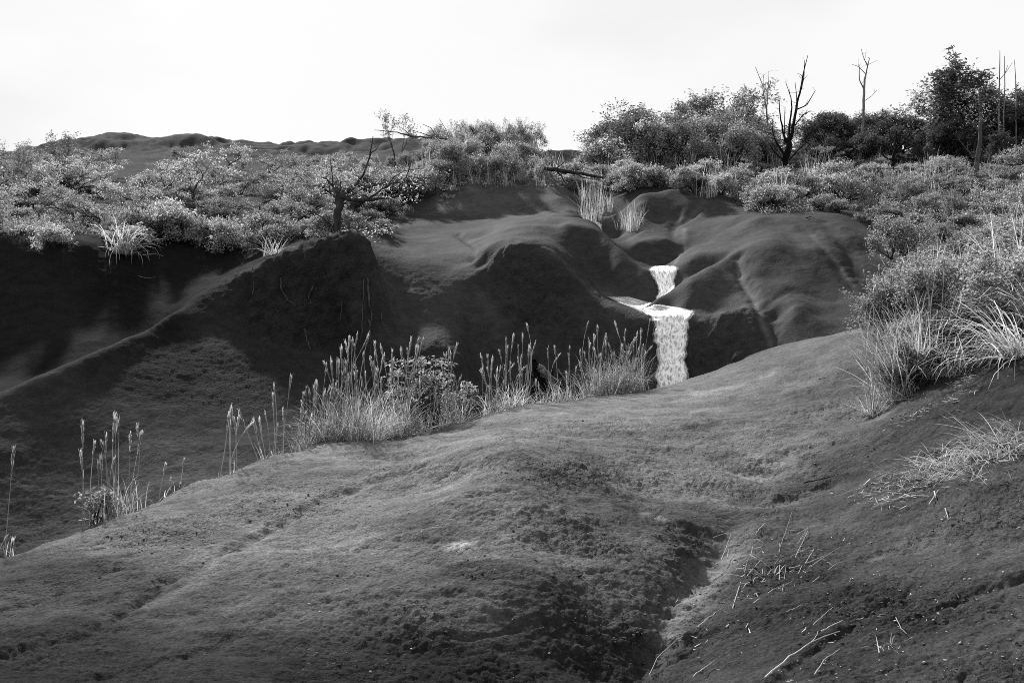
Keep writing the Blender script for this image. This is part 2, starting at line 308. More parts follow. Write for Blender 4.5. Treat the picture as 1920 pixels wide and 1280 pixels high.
# pale dust lying in the rills and along spurs
PALE = [
 ([(0, 737), (60, 712), (130, 682), (200, 655), (270, 620), (330, 585), (372, 553)], 6, 8, .8),
 ([(1222, 1266), (1250, 1206), (1278, 1152), (1318, 1100), (1355, 1060), (1385, 1008)], 26, 2, 1.0), ([(1345, 1050), (1345, 1010)], 14, 2, .5),
 ([(1350, 948), (1420, 940), (1500, 925)], 14, 2, .8), ([(1420, 890), (1500, 890), (1440, 860)], 30, 2, .5),
 ([(850, 1020), (885, 1022)], 12, 2, .9), ([(1065, 1200), (1085, 1215)], 8, 2, .8), ([(1205, 965), (1240, 972)], 9, 2, .7),
 ([(270, 1140), (330, 1115), (390, 1080)], 16, 2, .5), ([(1385, 480), (1388, 515), (1412, 555), (1428, 590), (1446, 640)], 4, 14, .9),
 ([(1520, 440), (1560, 480), (1600, 535)], 4, 15, .6), ([(1283, 430), (1283, 470), (1265, 495)], 4, 15, .8),
 ([(1030, 470), (1075, 510), (1120, 560), (1160, 580)], 6, 15, .5), ([(880, 462), (892, 480), (900, 485)], 5, 15, .6),
 ([(1330, 360), (1290, 410), (1255, 425)], 4, 16, .4), ([(1130, 545), (1160, 565), (1220, 580)], 9, 15, .6),
 ([(1650, 1040), (1740, 1020)], 20, 2, .5), ([(1800, 1060), (1880, 1050)], 18, 2, .4), ([(1450, 700), (1400, 720), (1300, 740)], 12, 8, .35),
 ([(900, 560), (925, 590), (935, 620)], 10, 14, .35), ([(690, 640), (760, 640)], 5, 14, .2),
]
for pts, hw, dm, s in PALE:
    l = gline(pts, dm)
    if len(l) < 2: continue
    m = (GA > min(p[0] for p in l) - 100) & (GA < max(p[0] for p in l) + 100)
    pale[m] = np.maximum(pale[m], s * np.exp(-(seg_dist(GA[m], GB[m], l) / (hw * 1.3)) ** 2))
# crumbling earth: photo ellipse (cx, cy, rx, ry) on the visible ground, strength
CRUMB = [(1050, 885, 120, 30, 1.0), (800, 1170, 90, 60, .55), (650, 1240, 160, 60, .5), (1060, 1000, 160, 50, .55), (1270, 1030, 60, 60, .7), (880, 1060, 60, 30, .7), (1180, 1190, 40, 30, .9),
         (560, 940, 160, 60, .55), (300, 1000, 160, 60, .55), (750, 870, 120, 30, .4), (120, 1100, 160, 60, .35), (1470, 1080, 100, 90, .6), (1650, 1150, 220, 90, .6), (1820, 1000, 120, 40, .5), (1560, 880, 90, 25, .5), (1800, 860, 140, 30, .5), (1480, 925, 80, 15, .58),
         (420, 690, 200, 70, .9), (550, 560, 160, 80, .9), (1010, 560, 110, 90, .8), (770, 560, 60, 40, .4), (1370, 650, 60, 50, .8), (1200, 650, 60, 70, 1.), (1310, 650, 40, 70, .9), (800, 660, 80, 30, .8), (100, 500, 160, 40, .6), (660, 480, 60, 50, 1.), (330, 860, 160, 50, .2), (250, 290, 160, 30, .5)]
GZ = CAMZ + (640 - PY) / F * GD + dz
py_now = 640 - (GZ - CAMZ) / GD * F
for cx, cy, rx, ry, s in CRUMB:
    D0 = hit(cx, cy, 2.0)
    if D0 is None: continue
    q = ((GA - cx) / rx) ** 2 + ((py_now - cy) / ry) ** 2 + (np.log(GD / D0) / 0.22) ** 2
    crumb = np.maximum(crumb, s * np.exp(-q * 0.9))
# earth tone: trampled pale crest; shade of banks and hollows, corner darkening painted in (photo point, nearest distance, factor)
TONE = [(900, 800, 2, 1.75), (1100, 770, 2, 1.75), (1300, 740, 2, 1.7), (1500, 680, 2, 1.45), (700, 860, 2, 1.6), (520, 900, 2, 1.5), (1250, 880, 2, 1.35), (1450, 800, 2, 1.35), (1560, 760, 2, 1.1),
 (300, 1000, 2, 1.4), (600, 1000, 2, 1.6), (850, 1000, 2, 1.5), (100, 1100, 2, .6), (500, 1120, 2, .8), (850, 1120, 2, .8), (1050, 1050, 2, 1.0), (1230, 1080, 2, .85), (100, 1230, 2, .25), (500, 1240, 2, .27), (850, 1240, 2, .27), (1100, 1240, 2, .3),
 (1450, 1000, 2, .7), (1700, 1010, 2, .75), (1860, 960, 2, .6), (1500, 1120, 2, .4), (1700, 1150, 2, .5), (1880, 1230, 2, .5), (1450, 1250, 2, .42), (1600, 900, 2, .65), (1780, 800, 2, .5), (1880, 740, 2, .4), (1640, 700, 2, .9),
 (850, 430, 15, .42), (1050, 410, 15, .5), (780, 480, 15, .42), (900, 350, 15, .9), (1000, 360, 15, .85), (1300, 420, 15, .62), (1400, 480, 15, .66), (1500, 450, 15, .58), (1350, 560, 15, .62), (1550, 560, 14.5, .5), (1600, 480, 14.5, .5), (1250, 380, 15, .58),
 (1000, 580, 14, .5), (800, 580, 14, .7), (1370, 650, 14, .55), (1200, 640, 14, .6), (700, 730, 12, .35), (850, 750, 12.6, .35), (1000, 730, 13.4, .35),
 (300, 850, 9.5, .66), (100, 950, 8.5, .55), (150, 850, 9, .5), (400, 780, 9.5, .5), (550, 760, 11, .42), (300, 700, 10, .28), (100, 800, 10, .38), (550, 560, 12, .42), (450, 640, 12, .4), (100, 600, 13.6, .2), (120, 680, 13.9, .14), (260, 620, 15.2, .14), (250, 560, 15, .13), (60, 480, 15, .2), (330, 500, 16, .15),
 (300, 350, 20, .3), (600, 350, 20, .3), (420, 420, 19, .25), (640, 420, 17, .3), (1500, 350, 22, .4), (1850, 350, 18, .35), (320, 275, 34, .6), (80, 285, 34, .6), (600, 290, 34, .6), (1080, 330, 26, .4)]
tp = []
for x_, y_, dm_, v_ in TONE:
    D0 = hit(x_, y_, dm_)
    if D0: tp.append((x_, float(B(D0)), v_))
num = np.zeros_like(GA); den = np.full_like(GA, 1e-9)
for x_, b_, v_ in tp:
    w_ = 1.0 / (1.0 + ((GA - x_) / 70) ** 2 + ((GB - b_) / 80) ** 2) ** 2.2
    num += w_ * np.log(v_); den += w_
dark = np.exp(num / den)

X = (GA - 960) / F * GD
P = np.stack([X, GD, GZ], axis=2)
# normals by finite difference, for displacement
t1 = np.gradient(P, axis=0); t2 = np.gradient(P, axis=1)
N = np.cross(t1, t2); N /= np.linalg.norm(N, axis=2, keepdims=True) + 1e-9
N[N[:, :, 2] < 0] *= -1
fp = P.reshape(-1, 3)
sc_ = (GD / 8.0).reshape(-1)
steep = 1 - np.clip(N[:, :, 2], 0, 1).reshape(-1)
cr = crumb.reshape(-1)
far = np.clip((GD.reshape(-1) - 34) / 10, 0, 1)
big = fbm(fp * 0.9, 3) * 0.035 + (fbm(fp * np.array([0.25, 0.25, 0.6]), 3) * 0.35 + np.abs(fbm(fp * np.array([0.5, 0.3, 1.2]) + 8, 4)) * 0.45) * far
nearg = np.clip((13.5 - GD.reshape(-1)) / 2.5, 0, 1)
patch = np.clip(0.5 + 1.1 * fbm(fp * np.array([0.8, 1.3, 1.3]) + 40.0, 4), 0, 1)
cr = np.maximum(cr, (0.10 + 0.22 * patch) * nearg); crumb = cr.reshape(GD.shape)
cliff = np.exp(-((GA.reshape(-1) - 560) / 140) ** 4) * np.clip((GD.reshape(-1) - 15.2) / .5, 0, 1) * np.clip((17.0 - GD.reshape(-1)) / .4, 0, 1)
cut = np.exp(-((GA.reshape(-1) - 1030) / 130) ** 4) * np.clip((GD.reshape(-1) - 16.3) / .4, 0, 1) * np.clip((18.0 - GD.reshape(-1)) / .25, 0, 1)
cutr = np.exp(-((GA.reshape(-1) - 1350) / 80) ** 4) * np.clip((GD.reshape(-1) - 15.0) / .3, 0, 1) * np.clip((16.6 - GD.reshape(-1)) / .25, 0, 1)
rough_ = np.clip(cliff + 0.55 * cut + 0.5 * cutr, 0, 1)
crumb = np.maximum(crumb, (0.9 * rough_).reshape(GD.shape)); cr = np.maximum(cr, 0.7 * rough_)
med = fbm(fp * 4.2 + 3.1, 4) * (0.005 + 0.020 * cr) + rough_ * (fbm(fp * np.array([3.5, 3.5, 1.6]) + 7.0, 4) * 0.10 - np.abs(fbm(fp * np.array([5.0, 5.0, 1.2]) + 2.0, 3)) * 0.07)
rid = (1 - np.abs(fbm(fp * 9.0 + 9.7, 3))) * 0.014 * cr
fine = fbm(fp * np.array([20., 20., 26.]) + 1.7, 3) * (0.003 + 0.009 * cr + 0.003 * nearg * patch)
# wind and rain ripples running across the slope
flow = (fbm(fp * np.array([2.2, 4.2, 4.2]) + 5.0, 4) * 0.020 - np.clip(np.abs(fbm(fp * np.array([1.6, 2.6, 2.6]) + 15.0, 4)) * -6 + 0.6, 0, 1) * 0.018) * nearg
def worley(p2, seed=0):
    i = np.floor(p2).astype(np.int64); f = p2 - i; b1 = np.full(len(p2), 9.0, dtype=np.float32); b2 = b1.copy()
    for ox in (-1, 0, 1):
        for oy in (-1, 0, 1):
            hx = _h(i[:, 0] + ox, i[:, 1] + oy, np.int64(seed)); hy = _h(i[:, 0] + ox, i[:, 1] + oy, np.int64(seed + 7))
            d = ((ox + hx - f[:, 0]) ** 2 + (oy + hy - f[:, 1]) ** 2).astype(np.float32)
            b2 = np.minimum(b2, np.maximum(d, b1)); b1 = np.minimum(b1, d)
    return np.sqrt(b1), np.sqrt(b2)
gr_ = np.zeros(len(fp)); nm_ = nearg > 0.01
fn = fp[nm_]
wq = fn[:, :2] + 0.03 * np.stack([fbm(fn * 14, 2), fbm(fn * 14 + 9, 2)], 1)
pn = np.clip(patch[nm_] * 1.5 - 0.2, 0.10, 1) + cr[nm_] * 0.6
f1, f2 = worley(wq * np.array([11.0, 17.0]), 3); g1, g2 = worley(wq * np.array([30.0, 38.0]), 5)
plate = np.clip((f2 - f1) / 0.22, 0, 1); tilt = _h(np.floor(wq[:, 0] * 11).astype(np.int64), np.floor(wq[:, 1] * 17).astype(np.int64), np.int64(2))
pk = np.clip(fbm(fn * np.array([1.7, 2.4, 2.4]) + 60, 3) * 1.6 + 0.15, 0, 1)      # crust is broken only in places
gr_[nm_] = (-(1 - plate) * 0.016 * pk + (tilt - 0.5) * 0.006 * pk + (0.7 - g1) * 0.009 * pn) * nearg[nm_]
flow = flow + gr_
disp = big + med + rid + fine + flow
slick = np.exp(-((GA.reshape(-1) - 1170) / 480) ** 6) * np.clip((GD.reshape(-1) - 15.2) / .8, 0, 1) * np.clip((27 - GD.reshape(-1)) / 2, 0, 1)
wet_ = np.exp(-((GA.reshape(-1) - 1225) / 85) ** 6) * np.exp(-((GD.reshape(-1) - 17.9) / 1.3) ** 6)
disp = disp * (1 - 0.85 * wet_)
near_fade = np.clip((GD.reshape(-1) - 1.3) / 1.0, 0, 1)
fp2 = fp + N.reshape(-1, 3) * (disp * near_fade)[:, None]
# the root-hung bank overhangs: its lip leans out and its foot is scoured back
hh = np.clip((640 - py_now.reshape(-1)) / 150.0, 0, 1.15)
fp2[:, 1] -= cliff * (hh - 0.45) * 0.42
# vertical flutes on the root-hung cliff and cut faces
na, nb = GA.shape
idx = np.arange(na * nb).reshape(na, nb)
quads = np.stack([idx[:-1, :-1], idx[1:, :-1], idx[1:, 1:], idx[:-1, 1:]], axis=2).reshape(-1, 4)

# ---------------------------------------------------------------- materials
def mat(name, col=0.1, rough=0.85, spec=0.3):
    m = bpy.data.materials.new(name); m.use_nodes = True
    b = m.node_tree.nodes['Principled BSDF']
    b.inputs['Base Color'].default_value = (col, col, col, 1); b.inputs['Roughness'].default_value = rough
    b.inputs['Specular IOR Level'].default_value = spec
    return m
class NT:
    def __init__(s, m): s.t = m.node_tree; s.n = s.t.nodes; s.l = s.t.links; s.b = s.n['Principled BSDF']
    def new(s, ty, **kw):
        n = s.n.new(ty)
        for k, v in kw.items(): setattr(n, k, v)
        return n
    def noise(s, vec, scale, detail=4, rough=0.55, dist=0.0):
        n = s.new('ShaderNodeTexNoise'); n.inputs['Scale'].default_value = scale; n.inputs['Detail'].default_value = detail
        n.inputs['Roughness'].default_value = rough; n.inputs['Distortion'].default_value = dist
        if vec is not None: s.l.new(vec, n.inputs['Vector'])
        return n.outputs['Fac']
    def rng(s, v, a, b, c, d, clamp=True):
        n = s.new('ShaderNodeMapRange'); n.clamp = clamp; s.l.new(v, n.inputs['Value'])
        for k, x in zip(('From Min', 'From Max', 'To Min', 'To Max'), (a, b, c, d)): n.inputs[k].default_value = x
        return n.outputs['Result']
    def math(s, op, a, b=None):
        n = s.new('ShaderNodeMath', operation=op)
        for k, v in ((0, a), (1, b)):
            if v is None: continue
            if isinstance(v, (int, float)): n.inputs[k].default_value = v
            else: s.l.new(v, n.inputs[k])
        return n.outputs[0]
    def mix(s, f, a, b):
        n = s.new('ShaderNodeMix'); n.data_type = 'FLOAT'
        for k, v in (('Factor', f), ('A', a), ('B', b)):
            if isinstance(v, (int, float)): n.inputs[k].default_value = v
            else: s.l.new(v, n.inputs[k])
        return n.outputs['Result']
    def attr(s, name):
        n = s.new('ShaderNodeAttribute'); n.attribute_name = name; return n.outputs['Fac']
    def pos(s, scale=(1, 1, 1)):
        tc = s.new('ShaderNodeNewGeometry'); mp = s.new('ShaderNodeMapping'); mp.inputs['Scale'].default_value = scale
        s.l.new(tc.outputs['Position'], mp.inputs['Vector']); return mp.outputs['Vector']
    def bump(s, h, strength, dist, prev=None):
        n = s.new('ShaderNodeBump'); n.inputs['Strength'].default_value = strength; n.inputs['Distance'].default_value = dist
        s.l.new(h, n.inputs['Height'])
        if prev is not None: s.l.new(prev, n.inputs['Normal'])
        return n.outputs['Normal']

m_soil = mat('soil', 0.04, 0.8, 0.02); k = NT(m_soil)
p0 = k.pos(); p1 = k.pos((1.0, 1.4, 1.4))
n_big = k.noise(p1, 0.9, 5, 0.6, 0.4); n_mid = k.noise(p1, 5.0, 6, 0.65, 0.3); n_grain = k.noise(p0, 60, 4, 0.7)
v_cl = k.new('ShaderNodeTexVoronoi'); v_cl.inputs['Scale'].default_value = 28; k.l.new(p0, v_cl.inputs['Vector'])
a_nr = k.attr('near')
base = k.mix(a_nr, k.rng(n_big, 0.32, 0.68, 0.052, 0.068), k.rng(n_big, 0.32, 0.68, 0.041, 0.080))
base = k.math('MULTIPLY', base, k.mix(a_nr, k.rng(n_mid, 0.3, 0.7, 0.88, 1.12), k.rng(n_mid, 0.3, 0.7, 0.82, 1.18)))
base = k.math('MULTIPLY', base, k.rng(n_grain, 0.3, 0.72, 0.5, 1.55))
a_p, a_d, a_c = k.attr('pale'), k.attr('tone_shade'), k.attr('crumb')
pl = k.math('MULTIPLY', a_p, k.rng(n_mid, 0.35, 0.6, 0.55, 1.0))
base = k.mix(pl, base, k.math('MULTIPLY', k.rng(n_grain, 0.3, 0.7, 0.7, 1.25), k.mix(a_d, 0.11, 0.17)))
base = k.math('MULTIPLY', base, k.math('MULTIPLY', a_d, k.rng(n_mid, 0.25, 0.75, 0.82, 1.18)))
speck = k.math('MULTIPLY', k.math('GREATER_THAN', k.noise(p0, 95, 2, 0.5), 0.755), 0.10)
base = k.math('ADD', base, speck)
cmb = k.new('ShaderNodeCombineColor')
for i in range(3): k.l.new(base, cmb.inputs[i])
k.l.new(cmb.outputs[0], k.b.inputs['Base Color'])
k.l.new(k.rng(k.attr('slick'), 0, 1, 0.002, 0.015), k.b.inputs['Specular IOR Level'])      # rain-polished clay domes are a little glossier than loose earth
a_n = k.attr('near')
hgt = k.math('ADD', k.math('MULTIPLY', k.noise(p0, 22, 4, 0.55, 0.3), 1.0), k.math('MULTIPLY', n_grain, 0.22))
bn = k.bump(k.math('MULTIPLY', hgt, k.mix(a_n, 0.22, 0.55)), 1.0, 0.03)
v2 = k.new('ShaderNodeTexVoronoi'); v2.inputs['Scale'].default_value = 55; k.l.new(p0, v2.inputs['Vector'])
clod = k.math('ADD', k.math('MULTIPLY', k.math('SUBTRACT', 1.0, v_cl.outputs['Distance']), 0.8), k.math('MULTIPLY', k.math('SUBTRACT', 1.0, v2.outputs['Distance']), 0.5))
hc = k.math('MULTIPLY', k.math('ADD', k.noise(p0, 30, 6, 0.75, 0.6), clod), k.math('MULTIPLY', a_c, 1.0))
bn = k.bump(hc, 0.9, 0.03, bn)
k.l.new(bn, k.b.inputs['Normal'])

me = np_mesh('ground', fp2, quads, [m_soil], smooth=True)
for nm, arr in (('pale', pale), ('tone_shade', dark), ('crumb', crumb), ('near', nearg), ('slick', slick)):
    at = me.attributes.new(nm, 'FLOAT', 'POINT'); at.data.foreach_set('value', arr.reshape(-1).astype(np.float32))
if me.polygons[len(me.polygons) // 2].normal.z < 0: me.flip_normals()
g_obj = obj('ground', me); tag(g_obj, 'bare dark eroded earth of mounds gullies and slopes', kind='structure')
# ---------------------------------------------------------------- plant tools
def leaf_mat(name, col, trans=0.45, var=0.45, rough=0.75):
    m = bpy.data.materials.new(name); m.use_nodes = True
    k = NT(m); out = k.n['Material Output']; k.n.remove(k.b)
    g = k.new('ShaderNodeNewGeometry')
    oi = k.new('ShaderNodeObjectInfo')
    v = k.math('MULTIPLY', k.rng(g.outputs['Random Per Island'], 0, 1, 1 - var, 1 + var), k.rng(oi.outputs['Random'], 0, 1, 0.62, 1.28))
    v = k.math('MULTIPLY', v, col)
    cc = k.new('ShaderNodeCombineColor')
    for i in range(3): k.l.new(v, cc.inputs[i])
    d = k.new('ShaderNodeBsdfDiffuse'); tr = k.new('ShaderNodeBsdfTranslucent')
    gl = k.new('ShaderNodeBsdfGlossy'); gl.inputs['Roughness'].default_value = 0.5
    gl.inputs['Color'].default_value = (.5, .5, .5, 1)
    k.l.new(cc.outputs[0], d.inputs['Color']); k.l.new(cc.outputs[0], tr.inputs['Color'])
    mx = k.new('ShaderNodeMixShader'); mx.inputs[0].default_value = trans
    k.l.new(d.outputs[0], mx.inputs[1]); k.l.new(tr.outputs[0], mx.inputs[2])
    m2 = k.new('ShaderNodeMixShader'); m2.inputs[0].default_value = 0.03
    k.l.new(mx.outputs[0], m2.inputs[1]); k.l.new(gl.outputs[0], m2.inputs[2])
    k.l.new(m2.outputs[0], out.inputs['Surface'])
    return m
m_leaf = leaf_mat('pale_leaf', 0.30); m_leaf_mid = leaf_mat('mid_leaf', 0.215); m_leaf_tree = leaf_mat('tree_leaf', 0.135, 0.4); m_leaf_dark = leaf_mat('dark_leaf', 0.075, 0.35)
m_straw = leaf_mat('straw', 0.34, 0.4, 0.45); m_blade = leaf_mat('grass_blade', 0.38, 0.45, 0.5); m_plume = leaf_mat('plume', 0.34, 0.55, 0.3)
m_litter = leaf_mat('litter', 0.30, 0.2, 0.7)
def bark(name, a, b, scale=18):
    m = mat(name, a, 0.95, 0.05); k = NT(m)
    p = k.pos((1, 1, 0.25)); n = k.noise(p, scale, 6, 0.65, 0.4)
    v = k.rng(n, 0.35, 0.65, a, b); cc = k.new('ShaderNodeCombineColor')
    for i in range(3): k.l.new(v, cc.inputs[i])
    k.l.new(cc.outputs[0], k.b.inputs['Base Color']); k.l.new(k.bump(n, 0.8, 0.02), k.b.inputs['Normal'])
    return m
m_bark = bark('dark_bark', 0.012, 0.05); m_dead = bark('bleached_wood', 0.07, 0.2); m_grey = bark('grey_bark', 0.03, 0.1)
m_char = bark('charred_wood', 0.003, 0.012, 30); m_root = bark('root', 0.02, 0.09)

def tubes(polys, sides=5, jag=0.0, rng=None):
    """polys: [(pts (n,3), radii (n,))] -> verts, quads"""
    V, Q = [], []; off = 0
    ang = np.linspace(0, 2 * np.pi, sides, endpoint=False)
    for pts, rad in polys:
        pts = np.asarray(pts, dtype=np.float64); rad = np.asarray(rad, dtype=np.float64); n = len(pts)
        if n < 2: continue
        t = np.gradient(pts, axis=0); t /= np.linalg.norm(t, axis=1, keepdims=True) + 1e-9
        ref = np.array([0, 0, 1.0]) if abs(t[0, 2]) < 0.9 else np.array([1.0, 0, 0])
        u = np.cross(t, ref); u /= np.linalg.norm(u, axis=1, keepdims=True) + 1e-9
        v = np.cross(t, u)
        r = rad[:, None] * np.ones((1, sides))
        if jag and rng is not None: r = r * (1 + jag * (rng.rand(n, sides) - 0.5))
        ring = pts[:, None, :] + r[:, :, None] * (np.cos(ang)[None, :, None] * u[:, None, :] + np.sin(ang)[None, :, None] * v[:, None, :])
        V.append(ring.reshape(-1, 3))
        i = np.arange(n - 1)[:, None] * sides; j = np.arange(sides)[None, :]; j2 = (j + 1) % sides
        q = np.stack([i + j, i + j2, i + sides + j2, i + sides + j], axis=2).reshape(-1, 4) + off
        Q.append(q); off += n * sides
    return np.concatenate(V), np.concatenate(Q)

def leaves(rng, centers, per, rad, L, Wd, flat=0.6, up=0.5):
    """rhombic leaves scattered round the clump centres"""
    centers = np.asarray(centers); n = len(centers) * per
    c = np.repeat(centers, per, axis=0) + rng.normal(size=(n, 3)) * np.array([rad, rad, rad * flat])
    nrm = rng.normal(size=(n, 3)); nrm[:, 2] = np.abs(nrm[:, 2]) + up; nrm /= np.linalg.norm(nrm, axis=1, keepdims=True)
    d = rng.normal(size=(n, 3)); d -= (d * nrm).sum(1, keepdims=True) * nrm; d /= np.linalg.norm(d, axis=1, keepdims=True) + 1e-9
    s = np.cross(nrm, d); sz = rng.uniform(0.6, 1.3, size=(n, 1))
    a, b = d * L * sz * 0.5, s * Wd * sz * 0.5
    V = np.stack([c - a, c + b + a * 0.1, c + a, c - b + a * 0.1], axis=1).reshape(-1, 3)
    return V, np.arange(n * 4).reshape(-1, 4)

def grow(seed, levels=4, kids=(2, 4), ang=(22, 48), flat=1.0, decay=0.72, trunk=1.0, wob=0.16, sway=0.0, stems=1, lift=0.15):
    """branch skeleton from the origin; returns polylines [(pts, radii)], tips"""
    rng = np.random.RandomState(seed); polys, tips = [], []
    def rot(d, a):
        p = rng.normal(size=3); p -= p.dot(d) * d; p /= np.linalg.norm(p) + 1e-9
        v = d * math.cos(a) + p * math.sin(a); return v / np.linalg.norm(v)
    def rec(pos, d, L, r, lev):
        n = 4; pts = [pos]; p = pos
        for i in range(n):
            d = d + rng.normal(size=3) * wob + np.array([0, 0, lift * 0.3]); d /= np.linalg.norm(d)
            p = p + d * L / n; pts.append(p)
        r1 = r * 0.62
        polys.append((np.array(pts), np.linspace(r, r1, n + 1)))
        if lev == levels - 1: tips.append(pts[3])
        if lev >= levels:
            tips.extend(pts[1:]); return
        for i in range(rng.randint(kids[0], kids[1] + 1)):
            c = rot(d, math.radians(rng.uniform(*ang))); c[2] = c[2] * flat + lift * 0.4
            c /= np.linalg.norm(c)
            st = pts[-1] if i < 2 else pts[rng.randint(2, n)]
            rec(st, c, L * decay * rng.uniform(0.8, 1.15), r1 * (0.9 if i == 0 else 0.7), lev + 1)
    for s in range(stems):
        d = np.array([rng.normal() * (0.15 + 0.35 * (stems > 1)) + sway, rng.normal() * (0.15 + 0.35 * (stems > 1)), 1.0]); d /= np.linalg.norm(d)
        rec(np.array([0, 0, -0.05]), d, trunk, 0.05, 0)
    return polys, np.array(tips)

def fit(polys, tips, H, Wd, r0):
    """scale a skeleton to height H and width Wd, trunk radius r0"""
    zmax = tips[:, 2].max(); xr = max(np.abs(tips[:, :2]).max(), 1e-3)
    S = np.array([Wd / 2 / xr, Wd / 2 / xr, H / zmax])
    return [(p * S, np.maximum(r / 0.05 * r0, r0 * 0.05)) for p, r in polys], tips * S

class Kind:
    """a plant kind: one wood mesh and one foliage mesh, shared by its copies"""
    def __init__(s, wood, fol, wname, fname): s.wood, s.fol, s.wname, s.fname = wood, fol, wname, fname
def make_kind(name, seed, H, Wd, r0, leafL, leafW, per, rad, mleaf, mwood, wname='stem', fname='foliage', flat=0.6, up=0.5, drop=0.0, **kw):
    polys, tips = grow(seed, **kw); polys, tips = fit(polys, tips, H, Wd, r0)
    rng = np.random.RandomState(seed + 1)
    V, Q = tubes(polys, 5, 0.25, rng)
    wood = np_mesh(name + '_' + wname, V, Q, [mwood], smooth=True)
    if drop: tips = tips[rng.rand(len(tips)) > drop]
    V, Q = leaves(rng, tips, per, rad, leafL, leafW, flat, up)
    return Kind(wood, np_mesh(name + '_' + fname, V, Q, [mleaf]), wname, fname)
_R = random.Random(5)
def plant(kind, loc, name, label, cat, group=None, s=1.0, sz=None, rot=None, tilt=0.0):
    o = empty(name, loc); o.scale = (s, s, (sz or 1.0) * s)
    o.rotation_euler = (_R.uniform(-tilt, tilt), _R.uniform(-tilt, tilt), _R.uniform(0, 6.28) if rot is None else rot)
    obj(kind.wname, kind.wood, o); obj(kind.fname, kind.fol, o)
    tag(o, label, cat, group); return o

def blade_mesh(name, rng, n, L, wd, lean=(0.1, 0.9), droop=0.8, base=0.05, m=None, seg=5, dirx=None, kink=0.0):
    """a tussock: n curved blades; lean = start angle range (rad from vertical)"""
    th = rng.uniform(0, 2 * np.pi, n) if dirx is None else rng.normal(dirx, 0.9, n)
    h = np.stack([np.cos(th), np.sin(th), np.zeros(n)], 1)
    Ls = L * rng.uniform(0.45, 1.1, n); a = rng.uniform(lean[0], lean[1], n); dr = droop * rng.uniform(0.3, 1.4, n)
    p = np.stack([rng.normal(size=n) * base, rng.normal(size=n) * base, np.full(n, -0.03)], 1)
    tw = rng.normal(size=(n, 3)); side = np.cross(h, [0, 0, 1.0]) + 0.35 * tw; side /= np.linalg.norm(side, axis=1, keepdims=True)
    V = []
    for i in range(seg + 1):
        t = i / seg; w = wd * rng.uniform(0.9, 1.1) * (1 - t) ** 0.6 * (0.5 + 0.5 * min(1, t * 4 + .3))
        V.append(p - side * w / 2); V.append(p + side * w / 2)
        an = a + dr * t * t * 1.6
        if kink: an = an + (t > 0.6) * kink * (rng.rand(n) < 0.3)
        p = p + (h * np.sin(an)[:, None] + np.array([0, 0, 1.0]) * np.cos(an)[:, None]) * (Ls / seg)[:, None]
    V = np.stack(V, 1)            # n, 2*(seg+1), 3
    m_ = 2 * (seg + 1)
    q = np.array([[2 * i, 2 * i + 1, 2 * i + 3, 2 * i + 2] for i in range(seg)])
    Q = (np.arange(n)[:, None, None] * m_ + q[None]).reshape(-1, 4)
    return np_mesh(name, V.reshape(-1, 3), Q, [m or m_blade])

# ---------------------------------------------------------------- plant kinds
UMB = [make_kind('umbrella_shrub', 100 + i, 0.85 + 0.12 * (i % 3), 2.1 + 0.35 * (i % 3), 0.035, 0.052, 0.024, 8, 0.05, m_leaf if i % 3 else m_leaf_mid, m_bark, flat=0.45, up=0.9,
                 levels=4, kids=(2, 4), ang=(25, 58), decay=0.74, trunk=0.5, lift=0.06, drop=0.15) for i in range(6)]
LOW = [make_kind('low_shrub', 200 + i, 0.6, 1.5, 0.02, 0.06, 0.028, 5, 0.045, m_leaf if i % 3 else m_leaf_mid, m_bark, flat=0.7, up=0.5,
                 levels=3, kids=(3, 4), ang=(25, 62), decay=0.78, trunk=0.3, stems=5, lift=0.12, drop=0.1) for i in range(6)]
DLOW = make_kind('low_shrub', 230, 0.6, 1.5, 0.02, 0.06, 0.028, 5, 0.045, m_leaf_dark, m_bark, flat=0.7, up=0.5, levels=3, kids=(3, 4), ang=(25, 62), decay=0.78, trunk=0.3, stems=5, lift=0.12)
BUSHY = [make_kind('bush', 300 + i, 1.4, 1.9, 0.03, 0.065, 0.032, 4, 0.06, m_leaf_mid if i == 1 else m_leaf, m_bark, flat=0.9, up=0.4,
                 levels=4, kids=(2, 4), ang=(20, 55), decay=0.8, trunk=0.35, stems=4, lift=0.2, drop=0.1) for i in range(4)]
TREE_M = [make_kind('tree', 400 + i, 3.0, 3.8, 0.07, 0.10, 0.045, 5, 0.085, m_leaf_tree, m_bark, 'trunk', 'crown', flat=0.8, up=0.4,
                 levels=5, kids=(2, 3), ang=(22, 58), decay=0.82, trunk=0.5, lift=0.10, stems=4) for i in range(3)]
TREE_D = [make_kind('dark_tree', 450 + i, 3.4, 3.6, 0.08, 0.11, 0.05, 6, 0.09, m_leaf_dark, m_bark, 'trunk', 'crown', flat=0.8, up=0.4,
                 levels=5, kids=(2, 3), ang=(22, 55), decay=0.82, trunk=0.55, lift=0.12, stems=3) for i in range(3)]
AIRY = [make_kind('airy_tree', 480 + i, 2.4, 1.9, 0.03, 0.08, 0.036, 4, 0.06, m_leaf_mid, m_bark, 'trunk', 'crown', flat=0.9, up=0.3,
                 levels=4, kids=(2, 3), ang=(18, 48), decay=0.8, trunk=0.7, lift=0.2, drop=0.3, stems=2) for i in range(3)]
DBUSH = [make_kind('dark_bush', 340 + i, 1.4, 2.0, 0.03, 0.07, 0.036, 5, 0.06, m_leaf_dark, m_bark, flat=0.9, up=0.4,
                 levels=4, kids=(2, 4), ang=(20, 55), decay=0.8, trunk=0.35, stems=4, lift=0.2) for i in range(2)]
_rg = np.random.RandomState(11)
THIN = [blade_mesh('grass_tuft', _rg, 26, 0.8, 0.011, (0.0, 0.4), 0.35, 0.10, m_blade) for _ in range(6)]
